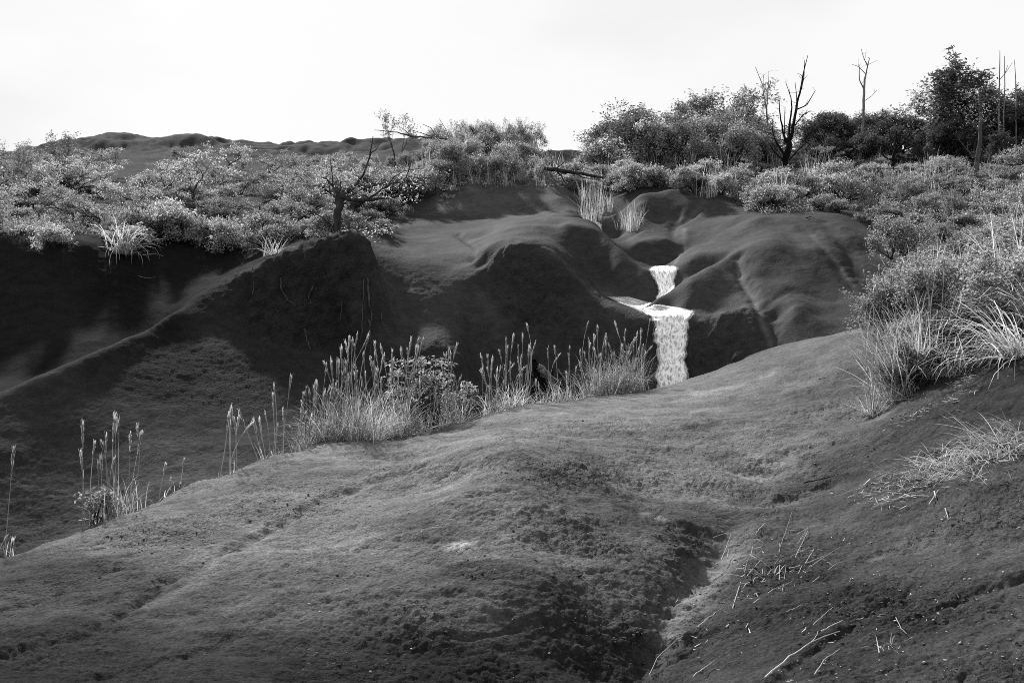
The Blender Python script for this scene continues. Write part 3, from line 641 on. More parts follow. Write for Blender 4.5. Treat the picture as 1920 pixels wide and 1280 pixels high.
TUFT = [blade_mesh('grass_tuft', _rg, 110, 0.75, 0.012, (0.02, 0.45), 0.5, 0.09, m_blade) for _ in range(4)]

def in_gap(px, py, gaps): return any(((px - x) / a) ** 2 + ((py - y) / b) ** 2 < 1 for x, y, a, b in gaps)
def scatter(n, x0, x1, y0, y1, seed, dmin, mind, gaps=(), tries=4000):
    """photo points whose ground points keep a least spacing"""
    r = random.Random(seed); out = []; pts = []
    for _ in range(tries):
        if len(out) >= n: break
        px, py = r.uniform(x0, x1), r.uniform(y0, y1)
        if in_gap(px, py, gaps): continue
        D = hit(px, py, dmin)
        if D is None or D > 46: continue
        w = W(px, py, D)
        if any((w - q).length < mind for q in pts): continue
        pts.append(w); out.append((px, py, w))
    out.sort(key=lambda t: -t[2].y)
    return out

def where_label(w, size, what, marks):
    """what, its size, and the named thing it stands nearest to"""
    best = min(marks, key=lambda m: (m[0] - w).length)
    d = w - best[0]
    rel = 'behind' if d.y > abs(d.x) * 0.8 else ('in front of' if -d.y > abs(d.x) * 0.8 else 'beside')
    sz = 'small' if size < 0.36 else ('tall' if size > 0.7 else 'mid-sized')
    return '%s %s %s %s' % (sz, what, rel, best[1])
# ---------------------------------------------------------------- hillside vegetation
R_ = random.Random(21)
ML = [(ground(631, 447, 16.5), 'the crooked bank tree'), (ground(353, 402, 17), 'the single-stemmed flat-topped shrub'), (ground(205, 462, 16.5), 'the drooping pale grass'), (ground(512, 478, 15.5), 'the spiky dry grass clump'), (ground(118, 358, 17.5), 'the tall thin shrub under the bare hill'),
      (ground(235, 350, 20), 'the bare earth strip under the hill'), (ground(20, 400, 17), 'the black shaded bank top'), (ground(430, 350, 20), 'the thick of the scrub below the hill'), (ground(560, 345, 20), 'the hill foot past the thick scrub'), (ground(690, 360, 20), 'the low end of the bush-topped mound')]
MC = [(ground(860, 322, 23), 'the bare cracked mound face'), (W(910, 318, 29.5), 'the round dark tree'), (W(965, 318, 29.5), 'the open-topped small tree'), (ground(1030, 325, 23), 'the fallen log'), (ground(760, 330, 23), 'the bleached dead branch')]
MR = [(W(1471, 318, 30), 'the burnt dead tree'), (W(1611, 306, 32), 'the tall pale bare trunk'), (W(1669, 337, 27), 'the crooked dead tree'), (W(1829, 370, 24), 'the slim grey-trunked tree'), (ground(1250, 352, 22), 'the top of the rounded mound past the fall'), (W(1195, 318, 33), 'the broad rounded tree'), (W(1320, 322, 32), 'the middle of the skyline grove'),
      (ground(1700, 400, 18), 'the bare hollow past the rounded mound past the fall'), (ground(1450, 390, 20), 'the rounded mound past the fall top edge'), (ground(1900, 480, 14), 'the bank-top grass'), (ground(1750, 470, 14), 'the upper bank shoulder'), (ground(1560, 360, 22), 'the slope below the dark trees')]
GL = 'umbrella shrubs on the slope below the bare hill'
GAPS_L = [(235, 350, 45, 28), (640, 430, 70, 16), (330, 470, 60, 20), (740, 430, 60, 40), (790, 400, 60, 20), (250, 300, 400, 18)]
for px, py, w in scatter(64, -60, 720, 322, 440, 3, 17.5, 0.95, GAPS_L):
    k = R_.choice(UMB); s = R_.uniform(0.6, 1.05)
    plant(k, w, 'umbrella_shrub', where_label(w, (s - .4), 'flat-topped shrub', ML), 'shrub', GL, s, R_.uniform(0.9, 1.2))
for px, py, w in scatter(46, -60, 700, 345, 472, 4, 17.0, 0.65, GAPS_L[:3] + [(740, 430, 60, 40)]):
    s = R_.uniform(0.45, 1.05)
    plant(R_.choice(LOW + [DLOW]), w, 'low_shrub', where_label(w, s - .3, 'low mounded shrub', ML), 'shrub', 'low shrubs under the flat-topped shrubs', s, R_.uniform(.7, 1.3))
# one flat-topped shrub with a clear dark stem
plant(UMB[1], ground(353, 402, 17), 'umbrella_shrub', 'flat-topped shrub on one bare dark stem over open earth', 'shrub', None, 1.45, 1.05, 1.1)
for px, py, sc_f, lab in ((62, 300, 0.8, 'thin shrub standing at the low foot of the bare hill'), (118, 318, 1.2, 'tall thin shrub reaching above the bare hill'), (20, 330, 1.1, 'leggy shrub beside the thin shrub under the bare hill')):
    plant(AIRY[0], ground(px, py + 40, 17.5), 'thin_shrub', lab, 'shrub', None, sc_f * 0.62)
for x, y, s_, lab in ((262, 452, 1.0, 'wide low shrub hanging over the bare path head'), (300, 446, 1.2, 'full low shrub above the bare path head'), (338, 452, 1.0, 'low shrub at the brink of the bare path'), (378, 462, .9, 'low shrub between the bare path and the root bank'), (420, 468, .9, 'low shrub on the shoulder of the root bank')):
    plant(LOW[(x // 3) % 6], ground(x, y, 16.8), 'low_shrub', lab, 'shrub', None, s_, 1.15)
for x, y, s_, lab in ((-90, 452, 1.3, 'wide unseen shrub added to shade the slope, beyond the thin shrubs'), (-170, 460, 1.4, 'full unseen shrub added further along to shade the slope'), (-250, 470, 1.4, 'outermost unseen shrub added to shade the slope')):
    plant(UMB[1], ground(x, y, 16.5), 'umbrella_shrub', lab, 'shrub', None, s_, 1.2)  # out-of-view shrubs, added to shade a bright patch on the slope below
# crest of the bush-topped mound
GM = 'bushes crowning the bush-topped mound'
for px, py, w in scatter(26, 690, 1015, 316, 345, 5, 23, 0.75, [(800, 380, 60, 30)]):
    s = R_.uniform(0.45, 0.8) * (0.6 if px < 800 else 1.0); plant(R_.choice(BUSHY), w, 'bush', where_label(w, s - .1, 'dense bush on the mound crest', MC), 'bush', GM, s, R_.uniform(0.7, 1.1))
for px, py, w in scatter(18, 800, 990, 285, 316, 6, 26, 0.8):
    s = R_.uniform(0.5, 0.8); plant(R_.choice(BUSHY), w, 'bush', where_label(w, s - .1, 'back-row bush of the mound crest', MC), 'bush', GM + ', back row', s)
for px, py, h, kd, lab in ((742, 300, 92, AIRY[1], 'airy leggy tree with bare sky through its crown'), (862, 300, 75, AIRY[2], 'small loose-crowned tree on the mound crest'),
                        (910, 300, 72, TREE_D[0], 'small round dark tree rising out of the pale bushes'), (965, 300, 80, AIRY[0], 'open-topped small tree beside the round dark tree'),
                        (1000, 310, 72, AIRY[1], 'rounded tree at the gully end of the mound crest'), (985, 300, 66, TREE_M[0], 'short full tree between open-topped and rounded trees')):
    w = W(px, 318, 29.5); w.z = gz(w.x, w.y)
    top = CAMZ + (640 - (300 - h)) / F * 29.5
    H0 = 0.95 * max(v.co.z for v in kd.fol.vertices)
    plant(kd, w, 'small_tree', lab, 'tree', None, max(0.3, (top - w.z) / H0))
# front fringe
for px, py, w in scatter(26, 760, 1062, 316, 352, 7, 23, 0.35, [(880, 370, 70, 22)]):
    o = obj('grass_tuft', R_.choice(THIN), None, w); o.scale = (R_.uniform(.6, 1.0),) * 3; o.rotation_euler.z = R_.uniform(0, 6)
    tag(o, where_label(w, .5, 'pale grass tuft', MC).replace('mid-sized ', ''), 'grass', 'grass tufts on the mound crest')
for x, y, sz, lab in ((700, 372, 0.9, 'spreading pale shrub under the bare branch of the bank tree'), (745, 378, 0.95, 'bright leafy shrub at the foot of the bush-topped mound'), (790, 372, 0.95, 'bright leafy shrub on the edge of bare earth, tip of its row'),
                   (660, 382, 0.8, 'low leafy shrub just behind the bank tree'), (725, 405, 0.6, 'sprawling twiggy shrub twiggy side of the bank tree'), (690, 425, 0.5, 'small sprawling shrub at the bank tree foot'), (715, 438, 0.4, 'smallest twiggy shrub at the edge of the root bank')):
    plant(LOW[int(x) % 5], ground(x, y, 17.2), 'low_shrub', lab, 'shrub', None, sz * 1.3)

# wooded hillside ground shrubs
GR = 'low shrubs on the wooded hillside'
GAPS_R = [(1600, 410, 90, 22), (1700, 420, 60, 18), (1330, 392, 90, 22), (1500, 400, 60, 14)]
for px, py, w in scatter(105, 1190, 1990, 308, 385, 8, 21.5, 0.72, [(1250, 378, 70, 20), (1600, 412, 120, 24)] + GAPS_R[2:]):
    s = R_.uniform(0.45, 1.05) * (0.75 if w.y > 28 else 1); plant(R_.choice(LOW + UMB[:3] + [DLOW]), w, 'low_shrub', where_label(w, s - .3, 'low spreading shrub', MR), 'shrub', GR, s, R_.uniform(0.7, 1.3), None, 0.2)
for px, py, w in scatter(60, 1190, 1990, 305, 392, 18, 21.5, 0.4, [(1250, 378, 70, 20), (1600, 412, 120, 24)] + GAPS_R[2:]):
    o = obj('grass_tuft', R_.choice(THIN), None, w); o.scale = (R_.uniform(.6, 1.2),) * 3; o.rotation_euler.z = R_.uniform(0, 6)
    tag(o, where_label(w, .5, 'wispy grass tuft', MR).replace('mid-sized ', ''), 'grass', 'grass tufts on the wooded slope')
for px, py, w in scatter(30, 1640, 1990, 385, 520, 9, 14.2, 0.75, [(1620, 450, 60, 70), (1690, 420, 50, 16), (1600, 500, 70, 60)]):
    s = R_.uniform(0.4, 0.75); plant(R_.choice(LOW + BUSHY[1:2] + UMB[:2] + [DLOW]), w, 'leafy_shrub', where_label(w, s - .1, 'leafy shrub', MR), 'shrub', 'shrubs on the bank behind the long grass', s)
for x, y, s_, lab in ((1420, 388, .7, 'low shrub overhanging the bare rounded mound past the fall, by the dead tree side'), (1460, 392, .8, 'wide low shrub on the top edge of the rounded mound past the fall'), (1545, 395, .55, 'small shrub at the rounded mound past the fall top edge'), (1575, 400, .45, 'tiny shrub growing out of the rounded mound past the fall'),
                   (1650, 420, .6, 'low shrub in the hollow behind the rounded mound past the fall'), (1690, 425, .5, 'small low shrub beside the hollow behind the rounded mound past the fall')):
    plant(LOW[(x // 7) % 5], ground(x, y, 18), 'low_shrub', lab, 'shrub', None, s_ * 1.2)
# gully head between the mounds
MG = [(ground(1118, 426, 21.5), 'the stream glint in the gully'), (W(1080, 323, 25.6), 'the fallen log tip'), (W(1128, 335, 33), 'the bushy tree at the gully head'), (W(1078, 322, 38), 'the tiny lone tree in the skyline gap'), (W(1040, 318, 25.6), 'the fallen log butt'), (ground(1170, 350, 24), 'the gully side below the grove')]
for px, py, w in scatter(16, 1075, 1180, 325, 362, 10, 24, 0.6):
    s = R_.uniform(0.6, 1.0); plant(R_.choice(LOW), w, 'low_shrub', where_label(w, s - .3, 'low shrub', MG), 'shrub', 'shrubs in the gully above the stream', s)
for px, py, w in scatter(22, 1090, 1165, 338, 436, 12, 22.6, 0.3, [(1180, 380, 30, 40)]):
    o = obj('grass_tuft', R_.choice(THIN), None, w); o.scale = (R_.uniform(.6, 1.0),) * 3; o.rotation_euler.z = R_.uniform(0, 6)
    tag(o, where_label(w, .5, 'pale grass tuft', MG).replace('mid-sized ', ''), 'grass', 'grass tufts in the gully head')
for px, py, w in scatter(8, 1172, 1200, 412, 436, 13, 20.5, 0.12):
    o = obj('grass_tuft', R_.choice(THIN), None, w); o.scale = (R_.uniform(.5, .8),) * 3; o.rotation_euler.z = R_.uniform(0, 6)
    tag(o, 'pale grass tuft on the spur beside the upper stream', 'grass', 'grass tufts on the stream spur')

# trees of the right skyline: (column, base row, distance, top row, kind, label)
TREES = [
 (1225, 318, 36, 190, TREE_M[2], 1.2, 'tall full tree behind the broad rounded one'), (1300, 318, 36, 188, TREE_M[0], 1.2, 'tall full tree behind the pointed tree'), (1345, 320, 36, 182, TREE_M[1], 1.1, 'tall tree near the pointed one'), (1405, 320, 34, 222, TREE_M[2], 1.1, 'low full tree next to the thin pale dead tree'),
 (1560, 300, 37, 208, TREE_D[2], 1.3, 'dark tree filling the gap behind two dense ones'), (1615, 302, 37, 218, TREE_D[0], 1.3, 'dark tree directly behind the pale bare trunk'), (1850, 305, 34, 140, TREE_D[0], 1.0, 'dark tree shouldering the tallest one'), (1905, 305, 35, 165, TREE_D[1], 1.2, 'dark tree behind the bare poles'), (1800, 305, 33, 150, TREE_D[2], .9, 'dark narrow tree leaning on the tallest one'),
 (1195, 318, 33, 205, TREE_M[0], 1.15, 'broad rounded tree at the grove end'),
 (1245, 318, 34, 196, TREE_M[1], 1.1, 'full mid-grey tree beside the broad rounded one'),
 (1283, 316, 35, 176, AIRY[2], 1.0, 'pointed tree rising from the skyline grove'),
 (1320, 322, 32, 205, TREE_M[2], 1.2, 'full spreading tree amid the grove'),
 (1378, 318, 34, 156, AIRY[0], 1.1, 'tall open tree with layered sprays above the grove'),
 (1365, 322, 33, 215, TREE_M[0], 1.1, 'rounded tree below the tall open tree'),
 (1420, 322, 31, 240, BUSHY[1], 1.2, 'low round bush-tree beside the forked dead tree'),
 (1128, 335, 33, 262, BUSHY[0], 1.0, 'bushy small tree at the gully head'),
 (1158, 332, 33, 280, BUSHY[2], 1.0, 'low bushy tree next to the broad rounded tree'),
 (1078, 322, 38, 284, AIRY[1], .8, 'tiny tree alone in the skyline gap'),
 (1535, 300, 34, 205, TREE_D[0], 1.1, 'dark dense tree by the forked dead tree'),
 (1580, 300, 36, 215, TREE_D[1], 1.2, 'dark dense tree next to the pale bare trunk'),
 (1645, 300, 36, 210, TREE_D[2], 1.2, 'dark dense tree by the pale bare trunk'),
 (1690, 300, 36, 205, TREE_D[0], 1.1, 'dark tree behind the crooked dead tree'),
 (1725, 300, 34, 158, AIRY[1], 1.2, 'thin open tree next to the tallest dark tree'),
 (1755, 300, 34, 180, AIRY[2], 1.1, 'loose open tree against the tallest dark tree'),
 (1822, 300, 32, 108, TREE_D[1], 1.0, 'tallest dark tree with a pointed crown'),
 (1780, 310, 31, 225, TREE_D[2], 1.1, 'dark low tree at the foot of the tallest one'),
 (1885, 300, 33, 170, TREE_D[0], 1.2, 'broad dark tree by the tallest one'),
 (1930, 305, 31, 185, TREE_D[2], 1.2, 'dark tree at the grove end beyond the broad one'),
 (1870, 320, 29, 245, TREE_D[1], 1.1, 'low dark tree under the broad dark tree'),
]
for px, py, D, top, kd, wf, lab in TREES:
    x = (px - 960) / F * D; w = Vector((x, D, gz(x, D) - 0.02)); zt = CAMZ + (640 - top) / F * D
    H0 = 0.95 * max(v.co.z for v in kd.fol.vertices); s = (zt - w.z) / H0
    o = plant(kd, w, 'small_tree' if s < 0.8 else 'tree', lab, 'tree', 'skyline grove', s, 1.0)
    o.scale = (s * wf * 1.35, s * wf * 1.35, s)
# dark undergrowth below the skyline grove
MT = [(Vector(((p_ - 960) / F * D_, D_, gz((p_ - 960) / F * D_, D_))), 'the ' + lb_) for p_, _y, D_, _t, kd_, _w, lb_ in TREES]
for px, py, w in scatter(26, 1500, 1990, 292, 318, 14, 27, 0.8):
    plant(R_.choice(DBUSH), w, 'dark_bush', where_label(w, .5, 'dark bush', MT).replace('mid-sized ', ''), 'bush', 'dark undergrowth of the grove', R_.uniform(0.7, 1.2))
for px, py, w in scatter(16, 1180, 1430, 300, 325, 15, 26, 0.9):
    plant(R_.choice(BUSHY), w, 'bush', where_label(w, .5, 'mid-grey bush', MT).replace('mid-sized ', ''), 'bush', 'bushes at the grove foot', R_.uniform(0.8, 1.3))

# low weeds and seedlings between the shrubs: nobody could count them
def weeds(name, label, boxes, n, seed, m, L=0.05, gaps=()):
    r = random.Random(seed); c = []
    for _ in range(n):
        x0, x1, y0, y1, dm = r.choice(boxes); px, py = r.uniform(x0, x1), r.uniform(y0, y1)
        if in_gap(px, py, gaps): continue
        D = hit(px, py, dm)
        if D is None or D > 42: continue
        w = W(px, py, D)
        for _k in range(3): c.append((w.x + r.gauss(0, .12), w.y + r.gauss(0, .12), w.z + abs(r.gauss(0, .05))))
    V, Q = leaves(np.random.RandomState(seed), np.array(c), 7, 0.05, L, L * .42, 0.8, 0.5)
    o = obj(name, np_mesh(name, V, Q, [m])); tag(o, label, kind='stuff'); return o
weeds('ground_cover', 'low weeds covering the slope below the bare hill', [(-60, 700, 325, 450, 17.2), (-60, 320, 400, 436, 17.2)], 1500, 61, m_leaf, 0.05, GAPS_L[:2] + [(330, 475, 70, 24), (740, 430, 60, 40)])
weeds('ground_cover', 'low weeds covering the wooded hillside', [(1190, 1990, 308, 388, 21.5), (1420, 1760, 360, 400, 20), (1640, 1990, 380, 520, 14.2)], 1700, 62, m_leaf, 0.05, [(1250, 378, 75, 22), (1600, 412, 110, 22), (1330, 392, 90, 22), (1620, 470, 60, 60)])
weeds('ground_cover', 'low weeds fringing the crest of the bush-topped mound', [(700, 1060, 314, 350, 23)], 500, 63, m_leaf, 0.05, [(880, 372, 70, 24)])
# ---------------------------------------------------------------- water
m_water = mat('foaming_water', 0.8, 0.35, 0.5); k = NT(m_water)
uvn = k.attr('flow_u'); uvv = k.attr('flow_v')
cx_ = k.new('ShaderNodeCombineXYZ'); k.l.new(k.math('MULTIPLY', uvn, 1.9), cx_.inputs[0]); k.l.new(uvv, cx_.inputs[1])
n1 = k.noise(cx_.outputs[0], 4.5, 4, 0.55, 2.2); n2 = k.noise(cx_.outputs[0], 13, 3, 0.5, 1.0)
cq_ = k.new('ShaderNodeCombineXYZ'); k.l.new(k.math('MULTIPLY', uvn, 3.0), cq_.inputs[0]); k.l.new(k.math('MULTIPLY', uvv, 0.5), cq_.inputs[1])
n3s = k.noise(cq_.outputs[0], 7, 4, 0.6, 0.6)
vo = k.new('ShaderNodeTexVoronoi'); vo.feature = 'DISTANCE_TO_EDGE'; vo.inputs['Scale'].default_value = 6
k.l.new(cx_.outputs[0], vo.inputs['Vector'])
foam = k.math('ADD', k.math('ADD', k.math('MULTIPLY', n1, 0.6), k.math('MULTIPLY', n2, 0.25)), k.math('MULTIPLY', n3s, 0.25))
foam = k.math('SUBTRACT', foam, k.rng(vo.outputs['Distance'], 0.0, 0.25, 0.0, 0.16))
fv = k.rng(foam, 0.35, 0.52, 0.36, 0.98); cc = k.new('ShaderNodeCombineColor')
for i in range(3): k.l.new(fv, cc.inputs[i])
k.l.new(cc.outputs[0], k.b.inputs['Base Color'])
k.l.new(k.rng(foam, 0.35, 0.55, 0.12, 0.6), k.b.inputs['Roughness'])
k.l.new(k.bump(foam, 0.35, 0.05), k.b.inputs['Normal'])
edge = k.math('MULTIPLY', k.attr('flow_e'), 1.0)      # 0 at the sheet's rim, 1 inside: the rim frays into strands
cs_ = k.new('ShaderNodeCombineXYZ'); k.l.new(k.math('MULTIPLY', uvn, 3.2), cs_.inputs[0]); k.l.new(k.math('MULTIPLY', uvv, 0.7), cs_.inputs[1])
n3 = k.noise(cs_.outputs[0], 9, 4, 0.65, 0.5)
k.l.new(k.rng(k.math('SUBTRACT', edge, k.math('MULTIPLY', n3, 0.8)), -0.36, 0.06, 0.0, 1.0), k.b.inputs['Alpha'])

m_stream = m_water.copy(); m_stream.name = 'shallow_water'        # thin sliding water: greyer and smoother than the foam
for n_ in m_stream.node_tree.nodes:
    if n_.type == 'MAP_RANGE' and abs(n_.inputs['To Max'].default_value - 0.98) < 1e-4: n_.inputs['To Min'].default_value = 0.12; n_.inputs['To Max'].default_value = 0.62
def water_sheet(name, label, rows_, ds, nu, nv, amp, dmin, seed, lift=0.05, fs=(1.0, 1.0), zl=0.03, top=True):
    """rows_: [(row, left column, right column)] from the top down; the sheet runs over the ground and hangs a little proud of it"""
    ys = np.array([r[0] for r in rows_], float); l = np.array([r[1] for r in rows_], float); r = np.array([r[2] for r in rows_], float)
    s = np.concatenate([[0], np.cumsum(np.abs(np.diff(ys)) + 1)]); tv = np.linspace(0, s[-1], nv)
    Y = np.interp(tv, s, ys); Lf = np.interp(tv, s, l); Rt = np.interp(tv, s, r)
    rng = np.random.RandomState(seed)
    jl = np.convolve(rng.normal(size=nv + 8), np.ones(9) / 9, 'same')[4:-4] * 6.0; jr = np.convolve(rng.normal(size=nv + 8), np.ones(9) / 9, 'same')[4:-4] * 6.0
    V = np.zeros((nv, nu, 3)); U = np.zeros((nv, nu)); T = np.zeros((nv, nu))
    for i in range(nv):
        for j in range(nu):
            u = j / (nu - 1); x = (Lf[i] + jl[i]) * (1 - u) + (Rt[i] + jr[i]) * u
            D = hit(x, Y[i], dmin) or dmin + 1
            D -= lift * (math.sin(math.pi * min(max(u, 0.0), 1.0)) ** 0.5) - 0.02 * (u in (0.0, 1.0))
            V[i, j] = W(x, Y[i], D); U[i, j] = u * fs[0]; T[i, j] = i / nv * fs[1]
    # smooth the sheet, then roughen it
    for _ in range(3):
        V[1:-1, 1:-1] = 0.25 * (V[:-2, 1:-1] + V[2:, 1:-1] + V[1:-1, :-2] + V[1:-1, 2:])
    n = fbm(np.stack([U.ravel() * 9, T.ravel() * 9, np.full(U.size, seed)], 1), 4).reshape(U.shape)
    V[:, :, 1] -= n * amp; V[:, :, 2] += n * amp * 0.4 + zl
    E = np.minimum(np.minimum(U * (0.9 if top else 1.0), fs[0] - U) / fs[0] * 3.0, np.minimum(T / fs[1], 1 - T / fs[1]) * 7 + 0.12 if not top else np.minimum(T / fs[1], 1 - T / fs[1]) * 4 + 0.05)
    idx = np.arange(nv * nu).reshape(nv, nu)
    Q = np.stack([idx[:-1, :-1], idx[1:, :-1], idx[1:, 1:], idx[:-1, 1:]], 2).reshape(-1, 4)
    me = np_mesh(name, V.reshape(-1, 3), Q, [m_stream if name == 'stream' else m_water], smooth=True)
    for nm, arr in (('flow_u', U), ('flow_v', T), ('flow_e', E)):
        at = me.attributes.new(nm, 'FLOAT', 'POINT'); at.data.foreach_set('value', arr.ravel().astype(np.float32))
    o = obj(name, me); tag(o, label, kind='structure'); return o
water_sheet('waterfall', 'white foaming lower waterfall dropping from the ledge', [(584, 1214, 1304), (588, 1212, 1305), (594, 1216, 1301), (602, 1222, 1296), (615, 1225, 1293), (640, 1227, 1292), (680, 1229, 1289), (705, 1229, 1290), (745, 1228, 1292)], 0, 40, 110, 0.016, 14.9, 3, 0.10, (1.0, 2.2), 0.03, False)
water_sheet('waterfall', 'short white upper waterfall between two mounds', [(501, 1226, 1264), (504, 1219, 1275), (509, 1216, 1274), (517, 1220, 1267), (527, 1226, 1267), (538, 1230, 1267), (548, 1231, 1262), (560, 1229, 1252), (570, 1226, 1244)], 0, 26, 56, 0.012, 17.85, 5, 0.06, (0.9, 1.0), 0.03, False)
water_sheet('stream', 'pale shallow water sliding along the ledge', [(557, 1136, 1180), (562, 1146, 1196), (568, 1156, 1218), (574, 1168, 1250), (580, 1184, 1290), (586, 1200, 1306), (592, 1210, 1304)], 0, 44, 30, 0.006, 16.75, 7, 0.04, (2.0, .8), 0.016, True)
water_sheet('stream', 'glint of stream water in the grassy gully above', [(418, 1111, 1121), (424, 1111, 1127), (434, 1114, 1130)], 0, 8, 8, 0.004, 21.5, 9, 0.03, (1., 1.), 0.03, False)
# ---------------------------------------------------------------- plume grass along the far edge of the ridge
def crest(px, lo=6.0, hi=14.8):
    p = prof(px); Dd = 10 * np.exp(LB / F); m = (Dd > lo) & (Dd < hi)
    pm = np.where(m, p, 1e9); k_ = int(np.argmin(pm[:int(np.searchsorted(Dd, hi))]))
    # first local crest met from the camera
    i0 = int(np.searchsorted(Dd, lo)); best = i0
    for i in range(i0, int(np.searchsorted(Dd, hi))):
        if p[i] < p[best] - 0.01: best = i
        if p[i] > p[best] + 12: break
    return float(Dd[best])
def plume_part(rng, p, d, L, wd):
    """feathery head: fine bristles sweeping up from the stalk end"""
    n = 46; t = rng.uniform(0, 0.75, n); th = rng.uniform(0, 6.28, n)
    s = np.cross(d, [0.3, 0.8, 0.1]); s /= np.linalg.norm(s); s2 = np.cross(d, s)
    out = (np.cos(th)[:, None] * s + np.sin(th)[:, None] * s2)
    b = p + d * (t * L)[:, None]; e = b + d * (L * rng.uniform(0.3, 0.5, n))[:, None] + out * (wd * 0.8 * rng.uniform(0.3, 1.0, n) * (0.5 + 0.5 * t))[:, None]
    w = np.cross(out, d) * (0.0028 + 0.002 * rng.rand(n))[:, None]
    V = np.stack([b - w, b + w, e + w * 0.5, e - w * 0.5], 1).reshape(-1, 3)
    return V, np.arange(4 * n).reshape(-1, 4)
def stalk(parent, rng, bpos, tpos, r=0.0042, head=0.2, wd=0.03, m_s=None):
    b = np.array(bpos) - np.array(parent.location); t_ = np.array(tpos) - np.array(parent.location)
    n = 7; tt_ = np.linspace(0, 1, n)[:, None]; L = np.linalg.norm(t_ - b)
    kb = 0.16 if rng.rand() < 0.2 else 0.035
    bend = np.array([rng.normal() * kb, rng.normal() * kb, 0]) * L
    pts = b + (t_ - b) * tt_ + bend * (tt_ * (1 - tt_)) * 2; pts[0, 2] -= 0.06
    V, Q = tubes([(pts, np.linspace(r, r * 0.45, n))], 4)
    # one or two thin leaves on the stalk
    o = obj('stalk', np_mesh('stalk', V, Q, [m_s or m_straw]), parent)
    d = pts[-1] - pts[-2]; d /= np.linalg.norm(d)
    if head: 
        V, Q = plume_part(rng, pts[-1] - d * head * 0.85, d, head, wd); obj('plume', np_mesh('plume', V, Q, [m_plume]), o)
    return o
def tuft(name, label, stalks, blades=0, bl=0.5, seed=0, dback=0.12, group=None, head=0.2, spreadx=0.05, extra=None, lean=(0.02, 0.7), bm=None):
    """stalks: photo (base column, top column, top row)"""
    rng = np.random.RandomState(seed + 900)
    xb = float(np.mean([s[0] for s in stalks])); D = crest(xb) + dback
    x0 = (xb - 960) / F * D; o = empty(name, (x0, D, gz(x0, D)))
    for bx, tx, ty in stalks:
        D1 = crest(bx) + dback + rng.uniform(-0.06, 0.12); x = (bx - 960) / F * D1
        stalk(o, rng, (x, D1, gz(x, D1)), W(tx, ty, D1 + rng.uniform(-0.1, 0.15)), rng.uniform(0.0035, 0.0055), head * rng.uniform(0.75, 1.2) if head else 0, rng.uniform(0.018, 0.036))
    if blades:
        w = max(max(s[0] for s in stalks) - min(s[0] for s in stalks), 14) / F * D / 2.2
        me = blade_mesh('blades', rng, blades, bl, 0.008, lean, 0.9, 0.05, bm or m_blade)
        co = np.empty(len(me.vertices) * 3, dtype=np.float32); me.vertices.foreach_get('co', co); co = co.reshape(-1, 3)
        per = 12; off = np.repeat(rng.uniform(-w, w, blades), per); co[:, 0] += off
        offy = np.repeat(rng.normal(size=blades) * 0.08, per); co[:, 1] += offy
        # follow the ridge line
        zz = np.array([gz(x0 + a, D + max(min(b_, .3), -.1)) for a, b_ in zip(off[::per], offy[::per])]) - o.location.z
        co[:, 2] += np.repeat(zz, per); me.vertices.foreach_set('co', co.ravel()); me.update()
        obj('blades', me, o)
    tag(o, label, 'grass', group); return o
PG = 'plume grass along the ridge'
tuft('plume_grass_tuft', 'lone plumed stalk on the low end of the ridge', [(8, 25, 846), (14, 10, 1010), (20, 24, 1015)], 5, 0.25, 1)
tuft('plume_grass_tuft', 'row of straight plumed stalks beside the leafy rosette plant', [(155, 155, 800), (158, 152, 855), (170, 177, 832), (183, 184, 872), (192, 190, 860), (208, 192, 834), (212, 199, 820), (203, 213, 863)], 10, 0.3, 2)
tuft('plume_grass_tuft', 'tuft of tall plumed stalks fanning from one grassy base', [(219, 217, 788), (221, 215, 786), (222, 222, 792), (236, 258, 802), (238, 244, 818), (240, 265, 815)], 90, 0.42, 3)
tuft('plume_grass_tuft', 'short bent stalks beyond the grassy-based tuft', [(297, 310, 872), (335, 345, 862), (337, 338, 908), (300, 320, 900)], 10, 0.25, 4, head=0.1)
tuft('plume_grass_tuft', 'five plumed stalks crossing each other by the dark earth slope', [(411, 428, 782), (430, 434, 766), (434, 430, 776), (437, 447, 785), (431, 468, 798), (442, 440, 792)], 12, 0.22, 5)
tuft('plume_grass_tuft', 'fan of leaning plumed stalks with one tall thick plume', [(488, 450, 775), (494, 476, 790), (500, 487, 790), (507, 498, 778), (514, 514, 726), (518, 512, 744), (526, 545, 712), (530, 531, 775), (511, 520, 800), (498, 482, 806)], 16, 0.25, 6)
_r = random.Random(8)
def many(x0, x1, n, top, jit, seed):
    r = random.Random(seed); return [(r.uniform(x0, x1), 0, 0) for _ in range(n)]
def fan(x0, x1, n, y0, y1, seed, lean=14):
    r = random.Random(seed); out = []
    for i in range(n):
        b = r.uniform(x0, x1); t = (b - x0) / max(x1 - x0, 1); out.append((b, b + r.gauss(5, lean * 1.25), y0 + (y1 - y0) * t + r.gauss(8, 26)))
    return out
tuft('plume_grass_tuft', 'dense clump of short plumes where the ridge dips', fan(553, 600, 20, 752, 728, 31), 120, 0.5, 7, lean=(0.05, 1.1))
tuft('plume_grass_tuft', 'thick stand of mid-height plumes next to the leafy shrub', fan(598, 650, 22, 730, 668, 32) + [(640, 655, 642), (632, 640, 658)], 330, 0.7, 8, lean=(0.05, 1.1))
tuft('plume_grass_tuft', 'thick stand with the tallest arching plumes beside the leafy shrub', fan(650, 705, 16, 690, 668, 33) + [(668, 690, 630), (660, 686, 640), (672, 660, 645), (690, 718, 672)], 360, 0.75, 9, lean=(0.05, 1.1))
